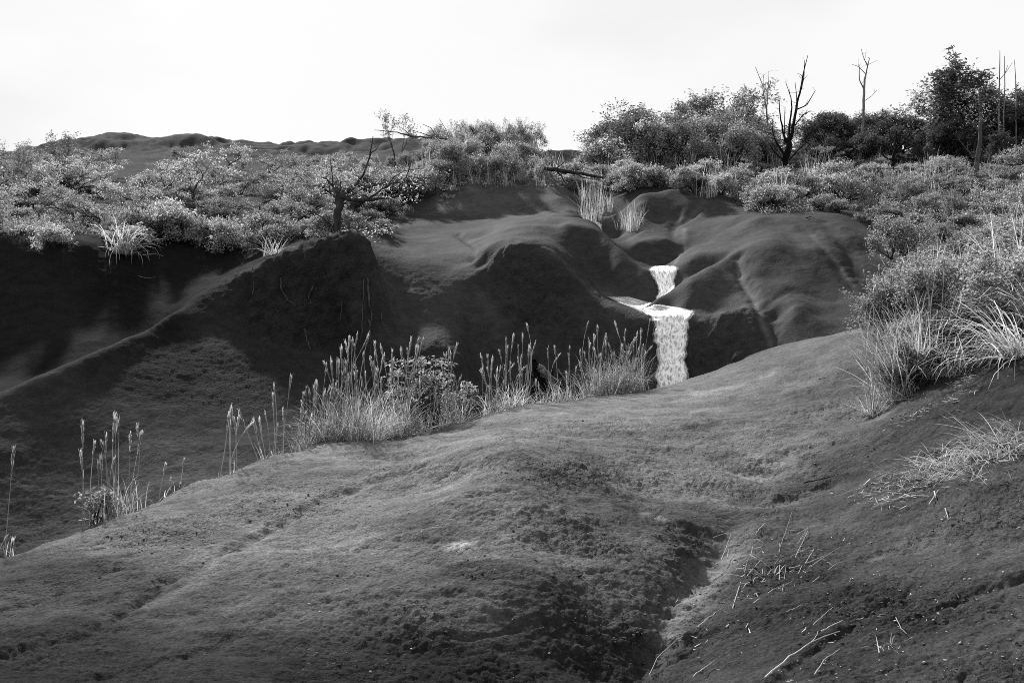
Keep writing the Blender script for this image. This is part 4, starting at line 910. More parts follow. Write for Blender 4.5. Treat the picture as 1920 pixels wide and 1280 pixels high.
tuft('plume_grass_tuft', 'tangled grass with plumes rising behind the leafy shrub', fan(705, 770, 16, 690, 660, 34) + [(745, 770, 640), (752, 785, 636), (756, 792, 640), (735, 752, 655)], 420, 0.72, 10, lean=(0.05, 1.2))
tuft('plume_grass_tuft', 'low tangled grass with few plumes by the leafy shrub', fan(770, 880, 12, 720, 690, 35) + [(838, 842, 660), (850, 845, 668)], 260, 0.5, 11, lean=(0.1, 1.2))
tuft('plume_grass_tuft', 'straight stand of tall plumed stalks next to the charred stump', fan(905, 985, 26, 700, 650, 36, 8) + [(972, 980, 630), (955, 962, 634), (948, 949, 640), (985, 992, 652), (918, 903, 672)], 230, 0.5, 12, lean=(0.1, 1.1))
tuft('plume_grass_tuft', 'sparse thin stalks in front of the charred stump', [(992, 994, 655), (988, 996, 668), (1010, 1005, 715), (1016, 1010, 722), (1030, 1027, 655), (1048, 1040, 652), (1052, 1046, 668), (1062, 1068, 655), (1070, 1066, 668), (1075, 1080, 690), (1088, 1088, 660), (1056, 1062, 700)], 210, 0.45, 13, lean=(0.1, 1.2))
tuft('plume_grass_tuft', 'bushy grass tussock crowned with plumes beside the waterfall', fan(1095, 1205, 46, 665, 640, 37, 12) + [(1172, 1172, 622), (1140, 1137, 630)], 620, 0.72, 14, lean=(0.02, 0.9), dback=0.25)

# leafy plants among the grass
def leafy(name, label, spots, seed, L=0.055):
    rng = np.random.RandomState(seed); x0, y0, D0 = spots[0]
    base = W(x0, 800, D0); base.z = gz(base.x, base.y); o = empty(name, base)
    polys, tips = [], []
    for x, y, D in spots:
        e = np.array(W(x, y, D)) - np.array(base); b = np.array([e[0] * 0.5, e[1] * 0.5, -0.05]); m_ = (b + e) / 2 + rng.normal(size=3) * 0.03
        polys.append((np.array([b, m_, e]), np.array([0.006, 0.005, 0.003]))); tips += [e, e * 0.75 + b * 0.25 + rng.normal(size=3) * .03, e + rng.normal(size=3) * 0.04]
    V, Q = tubes(polys, 4); obj('stem', np_mesh('stem', V, Q, [m_bark]), o)
    V, Q = leaves(rng, np.array(tips), 11, 0.04, L * 1.2, L * 0.45, 0.7, 0.7); obj('foliage', np_mesh('foliage', V, Q, [m_leaf]), o)
    tag(o, label, 'plant'); return o
rr = random.Random(77)
leafy('leafy_shrub', 'bright small-leaved shrub growing among the plume grass', [(rr.uniform(730, 835), rr.uniform(672, 745), 12.0 + rr.uniform(-.15, .15)) for _ in range(38)], 71)
leafy('leafy_shrub', 'small broad-leaved plant at the end of the tangled grass', [(rr.uniform(835, 885), rr.uniform(702, 760), 12.4 + rr.uniform(-.15, .15)) for _ in range(18)], 72)
_D = crest(178) + 0.1
leafy('rosette_plant', 'pale leafy rosette plant on the ridge edge', [(rr.uniform(157, 180), rr.uniform(928, 945), _D) for _ in range(4)] + [(rr.uniform(185, 200), rr.uniform(928, 938), _D) for _ in range(3)] + [(rr.uniform(190, 205), rr.uniform(945, 962), _D) for _ in range(3)], 73, 0.05)

# ---------------------------------------------------------------- wood: traced limbs
def limbs(spec, D, seed=0, dj=0.25, jag=0.3, rs=1.0):
    """spec: [[(column, row, radius in photo px), ...], ...] at distance D, limbs wander in depth"""
    rng = np.random.RandomState(seed); polys = []
    for i, pl in enumerate(spec):
        dd = 0 if i == 0 else rng.uniform(-dj, dj); n = len(pl)
        cl = np.array([[(x - 960) / F * D, 0, CAMZ + (640 - y) / F * D] for x, y, r in pl])
        cl[:, 1] = D + dd * np.linspace(0, 1, n) + rng.normal(size=n) * 0.01
        rad = np.array([r for _, _, r in pl]) / F * D * rs
        # subdivide with a little wobble
        t = np.linspace(0, n - 1, (n - 1) * 3 + 1); q = np.stack([np.interp(t, np.arange(n), cl[:, k_]) for k_ in range(3)], 1)
        w = rng.normal(size=q.shape) * (np.interp(t, np.arange(n), rad) * 0.25)[:, None]; w[::3] *= 0.3
        polys.append((q + w, np.interp(t, np.arange(n), rad)))
    return polys
def dead_tree(name, label, spec, D, m, seed, cat='tree', twigs=0, group=None, fol=None, part0='trunk', ground_base=True):
    polys = limbs(spec, D, seed, rs=0.68 if D > 26 else 0.9); rng = np.random.RandomState(seed)
    b = polys[0][0][0]; o = empty(name, tuple(b)); org = np.array(b)
    if ground_base:
        zb = gz(b[0], b[1])
        if zb < b[2]: polys[0] = (np.concatenate([[[b[0], b[1], zb - 0.05]], polys[0][0]]), np.concatenate([[polys[0][1][0]], polys[0][1]]))
        o.location.z = zb; org[2] = zb
    V, Q = tubes([(polys[0][0] - org, polys[0][1])], 8, 0.25, rng); obj(part0, np_mesh(part0, V, Q, [m], True), o)
    for p, r in polys[1:]:
        tw = [(p - org, r)]
        for _ in range(twigs):
            i = rng.randint(len(p) // 3, len(p)); d = rng.normal(size=3); d[2] = abs(d[2]); d /= np.linalg.norm(d)
            L = rng.uniform(0.08, 0.3) * D / 25; q = p[i] - org
            tw.append((np.array([q, q + d * L * .5 + rng.normal(size=3) * .02, q + d * L]), np.array([r[i] * .5, r[i] * .35, r[i] * .2])))
        V, Q = tubes(tw, 6, 0.2, rng); obj('limb', np_mesh('limb', V, Q, [m], True), o)
    if fol:
        V, Q = leaves(rng, np.array([np.array(W(x, y, D + rng.uniform(-.3, .3))) - org for x, y in fol[0]]), fol[1], fol[2], fol[3], fol[3] * .45, 0.6, 0.6)
        obj('foliage', np_mesh('foliage', V, Q, [fol[4]]), o)
    tag(o, label, cat, group); return o
dead_tree('dead_tree', 'thin pale dead tree with a forked tip next to the burnt one', [[(1440, 320, 3), (1439, 270, 2.6), (1438, 220, 2.4), (1437, 200, 2)], [(1437, 205, 2), (1432, 180, 1.6), (1430, 160, 1.2), (1416, 126, .7)], [(1437, 205, 1.8), (1440, 175, 1.4), (1441, 155, 1), (1441, 134, .7)], [(1434, 175, 1), (1431, 155, .8), (1432, 140, .6)]], 31, m_dead, 1, twigs=2)
dead_tree('dead_tree', 'burnt black dead tree with many upright limbs', [[(1471, 318, 6), (1473, 300, 9), (1478, 278, 9), (1482, 255, 7)],
  [(1482, 260, 5), (1489, 228, 4), (1496, 192, 3.2), (1503, 165, 2.4), (1509, 132, 1.6), (1517, 102, .8)], [(1503, 168, 1.8), (1507, 140, 1.2), (1507, 115, .8)], [(1477, 275, 4), (1468, 245, 2.6), (1465, 215, 1.8), (1463, 180, 1)],
  [(1480, 258, 3.5), (1482, 225, 2.6), (1487, 200, 2), (1486, 180, 1.3), (1477, 150, .7)], [(1472, 292, 4), (1456, 264, 2.4), (1451, 245, 1.6), (1453, 220, .8)], [(1495, 205, 2), (1514, 196, 1.5), (1531, 168, .8)], [(1490, 236, 2), (1505, 216, 1.5), (1520, 208, .8)],
  [(1468, 300, 2.5), (1450, 280, 1.6), (1442, 262, .8)], [(1484, 240, 2.2), (1494, 205, 1.6), (1492, 175, 1), (1489, 155, .6)], [(1470, 270, 1.8), (1473, 235, 1.3), (1476, 200, .8)], [(1480, 300, 2.5), (1498, 280, 1.6), (1510, 270, .8)]], 30, m_char, 2, twigs=3)
dead_tree('dead_tree', 'tall pale bare trunk standing above the dark trees', [[(1611, 306, 6), (1614, 280, 5), (1618, 240, 4), (1619, 200, 3.6), (1620, 165, 3.2), (1623, 142, 2.4)], [(1620, 170, 2), (1611, 150, 1.5), (1609, 122, .7)], [(1622, 148, 2.2), (1626, 128, 1.6), (1630, 110, 1), (1628, 108, .7)],
  [(1627, 126, 1.3), (1620, 106, .9), (1617, 90, .6)], [(1624, 140, 1.2), (1612, 124, .9), (1600, 118, .5)], [(1620, 190, 1), (1632, 182, .7), (1640, 172, .5)]], 32, m_dead, 3, twigs=2)
dead_tree('dead_tree', 'crooked black dead tree with a long pale arm', [[(1669, 337, 5), (1674, 310, 5.5), (1677, 288, 4.5), (1680, 262, 3.4), (1681, 246, 2)], [(1677, 288, 3), (1700, 279, 2.4), (1720, 270, 1.8), (1738, 258, 1)], [(1675, 302, 2.6), (1661, 294, 2), (1656, 281, 1.2)], [(1677, 288, 2.4), (1692, 268, 1.8), (1705, 250, 1.3), (1712, 232, .7)], [(1673, 280, 1.8), (1671, 250, 1.4), (1668, 222, .8)], [(1676, 315, 1.6), (1688, 318, 1.4), (1696, 326, 1)], [(1672, 318, 1.6), (1650, 316, 1.2), (1632, 318, .7)]], 27, m_char, 4, twigs=2)
dead_tree('bare_tree', 'slim grey-trunked tree with thin twiggy crown before the dark trees', [[(1829, 370, 7), (1830, 335, 6.5), (1834, 295, 5), (1838, 255, 4), (1838, 210, 3), (1836, 175, 1.5)], [(1838, 250, 2), (1822, 225, 1.5), (1806, 205, .8)], [(1838, 235, 2), (1855, 215, 1.4), (1872, 208, .8)], [(1838, 210, 1.5), (1824, 190, 1), (1812, 178, .6)], [(1838, 200, 1.4), (1850, 182, 1), (1862, 175, .6)], [(1833, 300, 1.6), (1816, 282, 1.2), (1800, 262, .7)]], 24, m_grey, 5, twigs=5,
  fol=([(random.Random(i).uniform(1795, 1875), random.Random(i + 99).uniform(165, 235)) for i in range(40)], 10, 0.10, 0.06, m_leaf_mid))
for i, (sp, lab) in enumerate((([[(1873, 215, 2), (1874, 150, 1.6), (1875, 95, .8)], [(1874, 150, 1), (1886, 135, .8), (1894, 120, .5)]], 'straight bare pole above the broad dark tree'), ([[(1882, 215, 1.8), (1884, 160, 1.4), (1884, 105, .7)], [(1884, 140, 1), (1890, 122, .6)]], 'second thin bare pole beside the straight one'),
                  ([[(1905, 200, 1.6), (1904, 150, 1.2), (1902, 112, .6)], [(1904, 160, .8), (1912, 150, .5)]], 'short thin bare pole over the dark tree at the grove end'))):
    dead_tree('dead_pole', lab, sp, 30.5, m_dead, 20 + i, cat='tree')
dead_tree('dead_branch', 'bleached dead branch sticking out over the bush-topped mound bushes', [[(842, 262, 2.6), (800, 258, 2.2), (770, 256, 3), (745, 248, 1.6), (702, 244, .8)], [(772, 256, 1.8), (760, 245, 1), (750, 236, .6)], [(815, 258, 1.5), (790, 250, 1), (775, 246, .6)]], 27.5, m_grey, 30, cat='branch', ground_base=False, part0='limb')
dead_tree('dead_branch', 'pair of bare curved twigs above the mound crest', [[(836, 285, 1.6), (822, 262, 1.4), (808, 240, 1), (792, 233, .6)], [(846, 270, 1.4), (838, 246, 1), (824, 224, .5)]], 27.5, m_grey, 31, cat='branch', ground_base=False, part0='limb')
dead_tree('fallen_log', 'dark fallen log jutting over the gully from the bush-topped mound', [[(1020, 316, 4), (1050, 320, 4.5), (1090, 325, 3.6), (1132, 333, 2)], [(1075, 323, 1.6), (1095, 334, 1.2), (1110, 338, .6)], [(1040, 318, 2), (1052, 330, 1.6), (1058, 342, 1)], [(1040, 318, 1.4), (1055, 308, 1), (1062, 298, .6)]], 25.6, m_bark, 32, cat='log', ground_base=False, part0='log')

# bank tree with its roots
BT = [[(631, 450, 10), (631, 425, 9), (633, 395, 8.5), (635, 372, 8), (634, 362, 6)],
 [(636, 368, 5), (652, 373, 5), (690, 374.5, 3.8), (720, 372, 2.8), (750, 366, 2.2), (775, 357, 1.6), (792, 347, .9)], [(640, 366, 3.4), (662, 352, 3), (680, 326, 2.4), (692, 290, 1.8), (697, 252, .8)], [(692, 290, 1.3), (705, 278, 1), (713, 262, .6)],
 [(632, 364, 3), (622, 347, 2.4), (612, 335, 1.6), (600, 330, .8)], [(745, 368, 1.6), (760, 330, 1.3), (770, 295, .8)], [(690, 373, 2.4), (715, 356, 2), (735, 345, 1.3), (748, 342, .7)], [(727, 350, 1.2), (738, 333, 1), (760, 322, .7), (795, 318, .5)],
 [(628, 428, 2), (606, 408, 1.6), (582, 396, 1.1), (560, 388, .6)], [(634, 362, 2.2), (638, 350, 1.6), (636, 335, .8)], [(775, 357, 1.2), (782, 338, .9), (786, 325, .5)], [(640, 430, 1.6), (662, 426, 1.3), (680, 440, 1.2), (676, 455, .8)], [(625, 350, 1.4), (624, 320, 1), (622, 300, .6)],
 [(650, 385, 1.2), (668, 392, .9), (690, 410, .7), (720, 425, .5)], [(690, 375, 1), (702, 390, .8), (706, 405, .5)], [(640, 440, 1.2), (690, 432, .9), (745, 425, .5)], [(642, 445, 1), (700, 445, .8), (740, 440, .4)]]
rt = random.Random(3)
bank_tree = dead_tree('bank_tree', 'crooked dark small tree with bare branches on the undercut bank', BT, 16.85, m_bark, 40, twigs=4,
   fol=([(rt.uniform(585, 640), rt.uniform(300, 350)) for _ in range(24)] + [(rt.uniform(660, 800), rt.uniform(318, 372)) for _ in range(42)] + [(rt.uniform(655, 740), rt.uniform(425, 455)) for _ in range(12)], 9, 0.07, 0.05, m_leaf))
ROOTS = [([(612, 488), (600, 491), (570, 492), (545, 495), (530, 503)], 3.4), ([(529, 503), (527, 525), (528, 542), (538, 560), (556, 574)], 1.6), ([(640, 452), (628, 462), (620, 482)], 2.2),
 ([(658, 452), (672, 466), (683, 490), (689, 520), (691, 556), (697, 588), (694, 612)], 2.6), ([(682, 512), (681, 560), (679, 605), (676, 640)], 1.2), ([(475, 503), (477, 528), (474, 552)], 1.4), ([(563, 515), (566, 535), (567, 556)], 1.1),
 ([(588, 536), (578, 556), (582, 568)], 1.5), ([(580, 518), (594, 532), (591, 550)], 1.3), ([(571, 617), (576, 636), (583, 656)], 1.4), ([(713, 588), (718, 606), (733, 632)], 1.3), ([(600, 495), (585, 499), (575, 505)], 2.0), ([(610, 512), (611, 545)], .9), ([(640, 500), (642, 560), (638, 600)], .9), ([(505, 505), (507, 540)], .9), ([(690, 600), (696, 640), (692, 665)], 1.1)]
for pl, r in ROOTS:
    pts = []
    for x, y in pl:
        D = hit(x, y, 14.5) or 16.2
        pts.append(np.array(W(x, y, min(D, 16.5) - 0.05)))
    rng = np.random.RandomState(int(pl[0][0])); n = len(pts); t = np.linspace(0, n - 1, n * 3)
    q = np.stack([np.interp(t, np.arange(n), np.array(pts)[:, k_]) for k_ in range(3)], 1) + rng.normal(size=(n * 3, 3)) * 0.008
    V, Q = tubes([(q - np.array(bank_tree.location), np.linspace(r, r * 0.45, n * 3) / F * 16.3)], 5, 0.3, rng); obj('root', np_mesh('root', V, Q, [m_root], True), bank_tree)
# crumbling earth held by the roots
import bmesh
def lump(name, center, rad, seed, m, amp=0.35, parent=None, freq=2.2, sub=4):
    bm = bmesh.new(); bmesh.ops.create_icosphere(bm, subdivisions=sub, radius=1.0)
    co = np.array([v.co[:] for v in bm.verts]); n = fbm(co * freq + seed, 4) * amp + np.abs(fbm(co * freq * 3 + seed, 3)) * amp * 0.4
    co = co * (1 + n)[:, None] * np.array(rad)
    me = bpy.data.meshes.new(name)
    for v, c in zip(bm.verts, co): v.co = c
    bm.to_mesh(me); bm.free(); me.materials.append(m)
    me.polygons.foreach_set('use_smooth', np.ones(len(me.polygons), dtype=bool))
    for nm, val in (('tone_shade', 0.32), ('crumb', 1.0), ('near', 1.0), ('pale', 0.0)):
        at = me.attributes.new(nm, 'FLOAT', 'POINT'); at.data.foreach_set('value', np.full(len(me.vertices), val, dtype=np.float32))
    o = obj(name, me, parent)
    o.location = Vector(center) - (parent.location if parent else Vector((0, 0, 0)))
    return o
lump('root_ball', W(652, 482, 16.62), (0.40, 0.34, 0.27), 3.0, m_soil, 0.3, bank_tree)
lump('root_ball', W(600, 497, 16.6), (0.36, 0.28, 0.16), 8.0, m_soil, 0.3, bank_tree)
lump('root_ball', W(540, 512, 16.55), (0.4, 0.25, 0.13), 12.0, m_soil, 0.3, bank_tree)

# charred stump and pale log in the gully
dead_tree('charred_stump', 'charred black stump with a knob and a side root', [[(1001, 676, 5), (1002, 684, 7), (1003, 695, 6), (1006, 708, 9), (1016, 726, 16), (1032, 748, 19), (1040, 775, 22)], [(1002, 706, 3.5), (990, 701, 3), (981, 694, 1)], [(1000, 730, 9), (996, 745, 10), (1000, 770, 10)], [(1037, 745, 4), (1037, 715, 3.5), (1034, 690, 2.5)], [(1056, 740, 5), (1052, 712, 4), (1048, 698, 2)]], 14.35, m_char, 50, cat='stump', ground_base=False, part0='stump')
dead_tree('pale_log', 'pale split log leaning against the charred stump', [[(1009, 687, 7), (1016, 692, 7.5), (1030, 708, 6.5), (1042, 728, 6), (1050, 750, 5.5), (1058, 780, 6)], [(1019, 688, 2.4), (1030, 704, 2), (1045, 712, 1.6), (1055, 726, 1.2)], [(1046, 692, 2), (1060, 712, 1.8), (1068, 735, 1.6), (1075, 765, 1.5)]], 14.2, m_dead, 51, cat='log', ground_base=False, part0='log')
# ---------------------------------------------------------------- long grass and shrubs on the near grassy bank
def tussock(name, label, px, py, n, L, wd, lean, droop, base, seed, m=None, dmin=2.0, dirx=None, group=None, kink=0.5, stems=(), dead=0):
    w = ground(px, py, dmin); rng = np.random.RandomState(seed); o = empty(name, w)
    obj('blades', blade_mesh('blades', rng, n, L, wd, lean, droop, base, m or m_blade, 6, dirx, kink), o)
    if dead: obj('dead_blades', blade_mesh('dead_blades', rng, dead, L * 0.7, wd * 0.8, (0.6, 1.5), 0.9, base * 1.2, m_straw, 5, None, 0.6), o)
    for tx, ty in stems: stalk(o, rng, w, W(tx, ty, w.y + rng.uniform(-.15, .1)), 0.004, 0.12 if rng.rand() < 0.4 else 0, 0.02, m_straw)
    tag(o, label, 'grass', group); return o
tussock('grass_tussock', 'small stiff spiky tussock at the foot of the long grass', 1638, 778, 150, 0.42, 0.011, (0.1, 1.35), 0.25, 0.03, 1, dead=50, stems=[(1622, 590), (1640, 540), (1606, 640), (1650, 575), (1630, 610)])
tussock('grass_tussock', 'long grass leaning out over the bare ridge', 1690, 742, 190, 1.05, 0.012, (0.05, 0.8), 0.5, 0.12, 2, dead=70, stems=[(1620, 510), (1612, 570), (1675, 520), (1655, 515), (1640, 600)], dirx=2.6)
tussock('grass_tussock', 'upright long grass among the near shrubs', 1745, 705, 170, 1.0, 0.011, (0.02, 0.7), 0.6, 0.13, 3, dead=60, stems=[(1722, 470), (1740, 480), (1762, 470), (1700, 500), (1770, 490)])
tussock('grass_tussock', 'short curling grass in front of the near shrubs', 1790, 700, 130, 0.6, 0.011, (0.1, 1.1), 0.9, 0.12, 4, dead=60)
tussock('grass_tussock', 'broad-bladed arching grass at the bank top', 1905, 560, 190, 1.25, 0.017, (0.1, 1.1), 0.8, 0.12, 5, dead=60, stems=[(1850, 425), (1840, 415), (1862, 440), (1880, 440), (1900, 430)])
tussock('grass_tussock', 'broad drooping grass hanging down the bank', 1915, 668, 170, 1.0, 0.016, (0.5, 1.5), 1.0, 0.10, 6, dead=50, dirx=3.4)
tussock('grass_tussock', 'grass arching over the shrubs behind the drooping grass', 1850, 600, 130, 0.9, 0.013, (0.1, 1.0), 0.7, 0.14, 7, dead=50)
tussock('grass_tussock', 'grass beside the arching grass on the upper bank', 1960, 620, 160, 1.2, 0.016, (0.2, 1.2), 0.9, 0.14, 8, dead=40)
tussock('grass_tussock', 'thin grass behind the leaning grass', 1668, 690, 110, 0.8, 0.010, (0.02, 0.7), 0.5, 0.12, 9, stems=[(1648, 500), (1690, 495)])
for i, (x, y, L, lab) in enumerate(((1868, 478, 1.0, 'long grass behind the bank-top blades'), (1800, 500, .9, 'long grass on the bank shoulder'), (1742, 540, .9, 'wispy long grass next to the bank shoulder'), (1905, 455, 1.0, 'long pale grass on the highest part of the bank'), (1690, 620, .85, 'long grass at the shrub edge over the bare slope'), (1835, 545, .95, 'tangled long grass between the two shoulder shrubs'), (1945, 500, 1.1, 'rank long grass past the highest pale grass'), (1770, 640, .8, 'tangled grass in the middle of the near growth'), (1720, 660, .8, 'pale tangled grass by the leaning grass'))):
    tussock('grass_tussock', lab, x, y, 130, L, 0.012, (0.05, 1.0), 0.7, 0.18, 70 + i, dead=70, stems=[(x + R_.uniform(-40, 30), y - R_.uniform(90, 150)) for _ in range(3)])
NEARK = [make_kind('near_shrub', 600 + i, 0.75, 1.15, 0.012, 0.036, 0.018, 5, 0.028, (m_leaf, m_leaf_mid)[i % 2], m_bark, flat=0.7, up=0.6,
                 levels=4, kids=(2, 4), ang=(22, 55), decay=0.78, trunk=0.25, stems=4, lift=0.14) for i in range(3)]
NDARK = make_kind('near_shrub', 610, 0.5, 0.8, 0.01, 0.034, 0.015, 5, 0.026, m_leaf_dark, m_bark, flat=0.8, up=0.5, levels=4, kids=(2, 4), ang=(22, 55), decay=0.78, trunk=0.2, stems=4, lift=0.14)
NEAR = [(1672, 648, 1.15, NEARK[0], 'leafy shrub reaching out over the bare slope'), (1720, 640, 1.2, NEARK[1], 'rounded leafy shrub behind the upright long grass'), (1700, 690, 0.8, NEARK[0], 'small leafy shrub low in the leaning grass'),
        (1790, 610, 1.15, NEARK[2], 'pale leafy shrub in the middle of the bank growth'), (1850, 560, 1.1, NEARK[1], 'leafy shrub under the bank-top grass'), (1760, 560, 1.0, NEARK[0], 'leafy shrub on the upper bank behind the pale one'),
        (1690, 742, 0.75, NDARK, 'dark low shrub behind the spiky tussock'), (1735, 722, 0.9, NDARK, 'dark low shrub in the hollow under the grass'), (1790, 672, 1.2, NDARK, 'dark shrub shaded by the drooping grass'), (1840, 650, 1.2, NDARK, 'dark shrub between the pale shrub and drooping grass'),
        (1890, 610, 1.2, NEARK[2], 'leafy shrub among the broad arching blades'), (1700, 575, 1.0, NEARK[1], 'leafy shrub at the outer edge of the bank growth'), (1930, 540, 1.2, NEARK[0], 'leafy shrub at the top of the grassy bank'), (1820, 520, 1.0, NEARK[1], 'mid-grey leafy shrub on the shoulder of the bank'), (1870, 500, 1.1, NEARK[2], 'pale leafy shrub on the shoulder of the bank')]
for x, y, s_, kd, lab in NEAR: plant(kd, ground(x, y, 2), 'leafy_shrub', lab, 'shrub', None, s_)
# lower straw patch
for i, (x, y, n, L, lab) in enumerate(((1740, 890, 70, 0.34, 'flattened straw tuft on the lower bank'), (1800, 865, 90, 0.36, 'straw tuft with upright blades above the flattened one'), (1870, 845, 100, 0.4, 'thick straw tuft below the bank grass'), (1915, 820, 110, 0.5, 'straw tuft spilling from the bank grass'), (1860, 890, 60, 0.3, 'sparse straw tuft on bare earth below the thick one'))):
    tussock('straw_tuft', lab, x, y, n, L, 0.007, (0.9, 1.55), 0.25, 0.16, 40 + i, m_straw, dirx=3.3, dead=n)
tussock('straw_tuft', 'uprooted straw clump lying in the foreground gully side', 1440, 1082, 26, 0.22, 0.010, (0.4, 1.45), 0.9, 0.04, 50, m_straw, dead=26)
tussock('straw_tuft', 'small dry sprig low down the slope', 1672, 1212, 14, 0.12, 0.006, (0.3, 1.4), 0.4, 0.03, 51, m_straw)
tussock('straw_tuft', 'long drooping pale grass on the shaded bank edge', 224, 474, 120, 0.95, 0.02, (0.3, 1.4), 1.3, 0.10, 52, m_straw, dmin=16.5, dirx=-0.7)
tussock('straw_tuft', 'spiky dry grass clump on the undercut bank', 512, 478, 50, 0.55, 0.014, (0.1, 1.1), 0.4, 0.08, 53, m_straw, dmin=15.5)

# dry stalks lying about: photo polylines on the ground
STICKS = [([(1372, 1152), (1388, 1100), (1408, 1045), (1412, 1028)], .006, 'long straight straw leaning across the gully side'), ([(1362, 1183), (1410, 1140), (1450, 1112), (1485, 1098)], .008, 'thick curved straw beside the uprooted clump'),
 ([(1485, 1098), (1500, 1076), (1505, 1062)], .005, 'short forked end of straw'), ([(1253, 1204), (1285, 1190), (1312, 1180)], .006, 'pale straw at the gully mouth'), ([(1217, 1272), (1232, 1240), (1262, 1210), (1280, 1198)], .004, 'thin bent straw hanging into the gully'),
 ([(1310, 1178), (1345, 1152), (1365, 1140)], .004, 'thin straw above the gully mouth'), ([(1300, 1275), (1325, 1255), (1340, 1245)], .006, 'short straw low down the bare slope'), ([(1435, 1278), (1480, 1240), (1520, 1212), (1575, 1190)], .007, 'long split straw low on the slope'),
 ([(1520, 1212), (1530, 1200), (1535, 1188)], .004, 'short spur of straw'), ([(1540, 1190), (1560, 1180), (1580, 1170)], .006, 'stiff straw above the long split one'), ([(1528, 1272), (1545, 1245), (1575, 1224)], .006, 'curved straw low on the bare slope'),
 ([(1418, 1005), (1425, 995), (1435, 985)], .007, 'short thick straw at the gully head'), ([(1447, 962), (1470, 956), (1496, 955)], .005, 'thin curved straw by the rill'), ([(1507, 910), (1540, 903), (1565, 896)], .010, 'dark dead stick beside the rill'), ([(1505, 855), (1528, 845), (1547, 836)], .007, 'pale stick on the smooth slope'),
 ([(1765, 742), (1785, 730), (1808, 718)], .007, 'pale straw on the dark slope under the bank'), ([(1742, 950), (1752, 935), (1760, 922)], .006, 'bent straw piece under the straw patch'), ([(1772, 958), (1776, 970), (1778, 980)], .006, 'short upright-looking straw scrap'), ([(1860, 920), (1875, 935), (1920, 945)], .004, 'thin curled straw under the thick tuft'),
 ([(1640, 955), (1680, 940), (1730, 925)], .004, 'faint thin straw below the flattened tuft'), ([(1390, 1130), (1415, 1128), (1440, 1118)], .005, 'straw lying under the curved one'), ([(1430, 1180), (1440, 1172)], .005, 'small straw scrap on dark earth'), ([(1680, 1165), (1690, 1185), (1700, 1195)], .005, 'bent straw above the dry sprig'),
 ([(1535, 714), (1545, 712), (1555, 713)], .008, 'small dark twig on the smooth ridge'), ([(1660, 800), (1720, 790)], .004, 'thin straw below the spiky tussock'), ([(260, 520), (275, 524), (292, 522)], .008, 'pale stick on the shaded bank'), ([(150, 525), (167, 540)], .008, 'short stick on the shaded bank slope'), ([(1512, 412), (1520, 409), (1528, 412)], .02, 'small dark stub on the rounded mound past the fall')]
rs_ = random.Random(44)
for _ in range(34):
    x0, y0 = rs_.gauss(1440, 55), rs_.gauss(1095, 45); a_ = rs_.gauss(-0.75, 0.45); L_ = rs_.uniform(18, 75)
    STICKS.append(([(x0, y0), (x0 + math.cos(a_) * L_ / 2, y0 + math.sin(a_) * L_ / 2), (x0 + math.cos(a_) * L_, y0 + math.sin(a_) * L_ + rs_.uniform(-6, 6))], rs_.uniform(.003, .006), 'dry straw in the tangled pile on the gully side'))
for i, (pl, r, lab) in enumerate(STICKS):
    rng = np.random.RandomState(300 + i); pts = np.array([np.array(ground(x, y, 2.0)) + np.array([0, 0, r + 0.012]) for x, y in pl]); n = len(pts)
    t = np.linspace(0, n - 1, (n - 1) * 4 + 1); q = np.stack([np.interp(t, np.arange(n), pts[:, k_]) for k_ in range(3)], 1); r *= 0.55; q[:, 2] += np.abs(rng.normal(size=len(q))) * 0.003
    o_ = q[0].copy(); me = np_mesh('stalk', *tubes([(q - o_, np.linspace(r, r * 0.5, len(q)))], 5, 0.3, rng), [m_char if 'dark' in lab else m_straw])
    o = obj('twig' if 'stick' in lab or 'twig' in lab or 'stub' in lab else 'dry_straw', me, None, tuple(o_)); tag(o, lab, 'twig' if 'stick' in lab or 'twig' in lab or 'stub' in lab else 'straw', 'straws of the tangled pile' if 'tangled pile' in lab else None)

# ---------------------------------------------------------------- loose stuff on the ground
def on_mesh(px, py): 
    return ground(px, py, 2.0)
def chunks(name, label, pts, sizes, seed, m, flat=0.7):
    """irregular little lumps, one joined object"""
    rng = np.random.RandomState(seed)
    ico = np.array([[0, 0, 1], [.894, 0, .447], [.276, .851, .447], [-.724, .526, .447], [-.724, -.526, .447], [.276, -.851, .447], [.724, .526, -.447], [-.276, .851, -.447], [-.894, 0, -.447], [-.276, -.851, -.447], [.724, -.526, -.447], [0, 0, -1]])
    fc = np.array([[0, 1, 2], [0, 2, 3], [0, 3, 4], [0, 4, 5], [0, 5, 1], [1, 6, 2], [2, 7, 3], [3, 8, 4], [4, 9, 5], [5, 10, 1], [6, 7, 2], [7, 8, 3], [8, 9, 4], [9, 10, 5], [10, 6, 1], [11, 7, 6], [11, 8, 7], [11, 9, 8], [11, 10, 9], [11, 6, 10]])
    n = len(pts); V = ico[None] * (1 + 0.45 * rng.normal(size=(n, 12, 1)).clip(-1, 1)) * rng.uniform(0.6, 1.3, size=(n, 1, 3)) * np.array([1, 1, flat])
    V = V * np.asarray(sizes)[:, None, None] + np.asarray(pts)[:, None, :]
    Q = (np.arange(n)[:, None, None] * 12 + fc[None]).reshape(-1, 3)
    me = np_mesh(name, V.reshape(-1, 3), Q, [m])
    for nm, val in (('tone_shade', 1.2), ('crumb', 0.6), ('near', 1.0), ('pale', 0.0)):
        at = me.attributes.new(nm, 'FLOAT', 'POINT'); at.data.foreach_set('value', np.full(len(me.vertices), val, dtype=np.float32))
    o = obj(name, me); tag(o, label, kind='stuff'); return o
